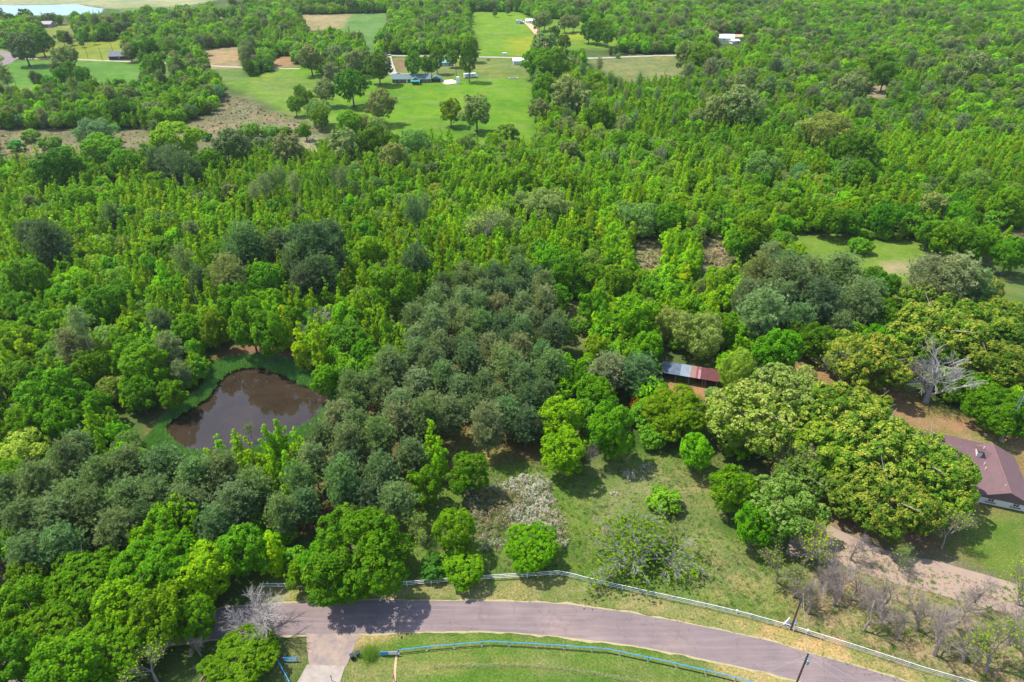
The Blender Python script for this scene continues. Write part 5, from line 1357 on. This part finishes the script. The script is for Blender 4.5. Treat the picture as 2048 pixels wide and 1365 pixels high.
# timber pile at the frame edge
x0, y0 = P(425, 1352)
for i in range(9):
    a = RNG.uniform(0, 3.1); l = RNG.uniform(2.2, 4.2); x, y = x0 + RNG.uniform(-1.8, 1.8), y0 + RNG.uniform(-.9, .9)
    o = MB().tube([(-l / 2, 0, .1), (0, .08, .16), (l / 2, 0, .1)], [.09, .11, .06], 6).build("cut_branch", MAT['grey'] if i % 2 else simple("reddish_wood%d" % i, (.30, .15, .10), .9, .3), None, (x, y, .02 + .11 * i), a)
    tag(o, "cut branch in the heap of lumber by the blue gate", "branch", "cut branches heaped by the blue gate")

# ------------------------------------------------------------------ bramble, reeds, weeds, grass
def pts_in(poly, n, warp=1.0):
    px_ = [p[0] for p in poly]; py_ = [p[1] for p in poly]
    a = RNG.uniform(min(px_), max(px_), n * 3); b = RNG.uniform(min(py_), max(py_), n * 3)
    wa, wb_ = a + warp * 2 * fbm(a * .3, b * .3, 77), b + warp * 2 * fbm(a * .3, b * .3, 78)
    k = inpoly(wa, wb_, poly); a, b = a[k][:n], b[k][:n]
    return a, b
def mound(name, poly_px, hmax, n, leaf, mat, tipf, label, cat, elong=2.2):
    poly = G(poly_px, hmax * .4); cx_, cy_ = np.mean([p[0] for p in poly]), np.mean([p[1] for p in poly])
    a, b = pts_in(poly, n, 1.6)
    e = np.clip(polydist(a, b, poly) / 2.2, .15, 1)
    z = hmax * e * np.clip(.6 + 1.1 * fbm(a * .7, b * .7, 31), .1, 1.4) * RNG.uniform(.55, 1.15, len(a))
    nr = np.stack([fbm(a * .9, b * .9, 5), fbm(a * .9, b * .9, 6), np.full(len(a), .9)], 1) + RNG.normal(size=(len(a), 3)) * .6
    px_, py_ = proj(a, b, z)
    f = tipf(a, b, px_, py_)
    tone = np.clip(.5 + .8 * fbm(a * .35, b * .35, 61) + RNG.normal(0, .2, len(a)), 0, 1)
    me = leaf_mesh(name, np.stack([a - cx_, b - cy_, np.maximum(.05, z)], 1), nr, leaf, tone, (RNG.random(len(a)) < f).astype(float), mat, elong)
    o = bpy.data.objects.new(name, me); o.location = (cx_, cy_, 0)
    return tag(link(o), label, cat)
def bl(a, b, px_, py_):
    c = fbm(a * .30, b * .30, 91)
    white = np.clip((px_ - 1010) / 60, 0, 1) * np.clip((1090 - (px_ - 1060) * .1 - py_ + 60) / 60, 0, 1) + np.clip((985 - py_) / 20, 0, .6)
    return np.clip(.08 + .40 * np.clip(white, 0, 1) + .5 * c, .05, .62)
def thicket(name, outline, n, rr, tipf, label, sub=.42, dens=18):
    poly = G(outline, .5)
    a, b = pts_in(poly, n, 1.2 if n > 60 else .15)
    cx_, cy_ = a.mean(), b.mean()
    e = np.clip(polydist(a, b, poly) / 1.8, .35, 1)
    r = RNG.uniform(*rr, len(a)) * e
    lob = [(x - cx_, y - cy_, q * RNG.uniform(.35, 1.1), q) for x, y, q in zip(a, b, r)]
    def tf(C):
        X_, Y_ = C[:, 0] + cx_, C[:, 1] + cy_
        u, v = proj(X_, Y_, C[:, 2]); return tipf(X_, Y_, u, v)
    me = clump_crown(name, lob, MAT['bloom'], .17, sub, dens + 6, floor=.05, cover=.8, elong=2.6, tipfn=tf)
    if n > 60:
        a, b = pts_in(poly, 14000, 2.2)
        z = np.clip(polydist(a, b, poly) / 2, .1, 1) * np.clip(.5 + 1.2 * fbm(a * .6, b * .6, 44), .08, 1.2) * RNG.uniform(.4, 1.1, len(a))
        u, v = proj(a, b, z)
        lm = leaf_mesh("under", np.stack([a - cx_, b - cy_, z + .05], 1), unit(len(a)) + np.array([0, 0, .9]), .20, np.clip(.5 + 1.2 * fbm(a * .5, b * .5, 61) + RNG.normal(0, .25, len(a)), 0, 1), (RNG.random(len(a)) < tipf(a, b, u, v) * .8).astype(float), MAT['bloom'], 3.2)
        me = join_meshes(name, [me, lm])
    o = bpy.data.objects.new(name, me); o.location = (cx_, cy_, 0)
    return tag(link(o), label, "bramble")
thicket("bramble_thicket", [(922,1000),(950,972),(1000,962),(1040,948),(1078,944),(1102,955),(1112,985),(1122,1040),(1148,1088),(1132,1098),(1100,1080),(1060,1075),(1020,1085),(990,1115),(955,1100),(935,1045)], 260, (.5, 1.15), bl,
      "big bramble thicket thick with white blossom in the near meadow")
for k_, (a, b, w, lb) in enumerate(((1268, 950, 42, "white blossoming bramble patch at the top of the near meadow"), (1300, 935, 26, "small white flowering patch beside the larger bramble patch"), (1225, 985, 12, "tiny white flowering weed in the meadow grass"),
        (1190, 1035, 10, "pale flowering weed near the spreading thin leaved tree"))):
    thicket("bramble_patch", [(a - w, b), (a - w * .5, b - w * .35), (a + w * .4, b - w * .4), (a + w, b), (a + w * .5, b + w * .3), (a - w * .5, b + w * .3)], max(4, int(w * .55)), (.3, .65), lambda a_, b_, c_, d_: np.full(len(a_), .45), lb, .34, 14)
# pond margin reeds
a, b = pts_in(RIM, 16000, .5)
k = polydist(a, b, POND) * np.where(inpoly(a, b, POND), -1, 1) > RNG.uniform(-.9, .4, len(a))
a, b = a[k], b[k]
def tuft(name, mat, n, h, spread, w):
    p = RNG.normal(size=(n, 3)) * np.array([spread, spread, 0]); p[:, 2] = .02
    nr = unit(n); nr[:, 2] *= .3
    me = leaf_mesh(name, p, nr, h, RNG.random(n), (RNG.random(n) < .25).astype(float), mat, h / w, -2.2, tri=True)
    return me
x, y = P(740, 1312)
o = bpy.data.objects.new("pampas_tuft", tuft("pampas_tuft", MAT['willow'], 900, 1.5, .55, .05)); o.location = (x, y, 0)
tag(link(o), "grey green ornamental grass tuft beside the slatted panel", "grass tuft")
MAT['reed'] = leafmat("reed_leaf", (.13, .29, .10), (.22, .42, .17), tip=(.16, .36, .04), trans=.3)
reeds = [tuft("reed_tuft_%d" % i, MAT['reed'], 16, .55, .22, .10) for i in range(3)]
n = len(a)
scatter("reeds", reeds, np.stack([a, b, np.zeros(n)], 1), RNG.uniform(0, 6, n), np.repeat(RNG.uniform(.9, 1.9, (n, 1)), 3, 1), RNG.integers(0, 3, n), "green water weeds and grass round the margin of the muddy pond")
# grass
NEAR = G([(760,1170),(830,1000),(870,880),(1000,870),(1080,925),(1180,950),(1260,900),(1440,905),(1440,1060),(1560,1110),(1640,1060),(1700,1090),(2100,1200),(2100,1420),(1960,1372),(1586,1262),(1420,1212),(1117,1146),(818,1168)])
VERGE = G([(818,1168),(1117,1146),(1420,1212),(1586,1262),(1960,1372),(2000,1420),(1800,1375),(1550,1284),(1268,1226),(1107,1205),(864,1199)])
LAWN = G([(735,1280),(953,1264),(1100,1274),(1349,1312),(1550,1356),(1700,1420),(1500,1480),(640,1480),(690,1340)])
gt = [tuft("grass_tuft_%d" % i, MAT['grass'], 12, .30, .16, .06) for i in range(3)] + [tuft("weed_tuft", MAT['shrub'], 26, .34, .26, .16), tuft("dry_tuft", MAT['dry'], 16, .36, .18, .06)]
PT, SC, ID = [], [], []
for poly, n, mix, s in ((NEAR, 14000, (.26, .26, .16, .08, .24), .85), (VERGE, 2600, (.3, .3, .1, .03, .27), .55), (LAWN, 3000, (.4, .4, .1, .02, .08), .42)):
    a, b = pts_in(poly, n, .3)
    dens = fbm(a * .15, b * .15, 15)
    k = RNG.random(len(a)) < .65 + dens; a, b = a[k], b[k]
    PT.append(np.stack([a, b, np.zeros(len(a))], 1)); SC.append(RNG.uniform(.6, 1.25, len(a)) * s); ID.append(RNG.choice(5, len(a), p=mix))
PT, SC, ID = map(np.concatenate, (PT, SC, ID)); n = len(PT)
scatter("grass", gt, PT, RNG.uniform(0, 6, n), np.repeat(SC[:, None], 3, 1), ID, "meadow grass and weeds on the near ground")
# mown edge of white clover curving over the lawn
cl = resample(G([(862,1337),(900,1334),(980,1331),(1060,1333),(1130,1339),(1200,1350),(1270,1362),(1330,1376)]), 900)
cl = cl + RNG.normal(0, .16, cl.shape)
scatter("clover", [tuft("clover_tuft", leafmat("clover", (.34, .40, .18), (.5, .52, .3), tip=(.6, .6, .45)), 8, .16, .10, .12)], np.concatenate([cl, np.zeros((len(cl), 1))], 1), RNG.uniform(0, 6, len(cl)), np.repeat(RNG.uniform(.6, 1.3, (len(cl), 1)), 3, 1), np.zeros(len(cl)), "pale line of cut grass and clover across the lawn")
# scrub field weeds
SCR = [G(p) for p in ([(430,190),(485,196),(545,225),(610,240),(640,262),(640,300),(440,280),(250,300),(60,330),(-20,330),(-20,258),(320,262),(400,240)], [(1260,480),(1335,480),(1330,540),(1262,535)], [(1400,480),(1460,482),(1465,540),(1400,540)], [(1945,425),(2080,440),(2080,475),(1957,465)])]
PT = []
for p, n in zip(SCR, (2600, 400, 400, 400)):
    a, b = pts_in(p, n, 1); PT.append(np.stack([a, b, np.zeros(len(a))], 1))
PT = np.concatenate(PT); n = len(PT)
dt = [dried(reeds[0], MAT['dry'], "dry_scrub_a"), dried(sh[1], MAT['dry'], "dry_scrub_b"), dried(reeds[2], MAT['grass'], "scrub_grass")]
ids = RNG.choice(3, n, p=(.55, .06, .39)); s = np.where(ids == 1, RNG.uniform(.2, .4, n), RNG.uniform(.5, 1.1, n))
scatter("scrub", dt, PT, RNG.uniform(0, 6, n), np.repeat(s[:, None], 3, 1), ids, "dry brown weeds of the fallow fields")

# ------------------------------------------------------------------ air
hz = MB().box((0, 1225, 62), (4400, 2800, 130)).build("haze")
m, nt, out = nodes("air")
v = nt.nodes.new("ShaderNodeVolumePrincipled")
v.inputs['Color'].default_value = (.85, .93, 1.0, 1); v.inputs['Density'].default_value = .00005; v.inputs['Anisotropy'].default_value = .25
nt.links.new(v.outputs[0], out.inputs['Volume'])
hz.data.materials.append(m)
tag(hz, "thin summer haze over the wood", kind='stuff')
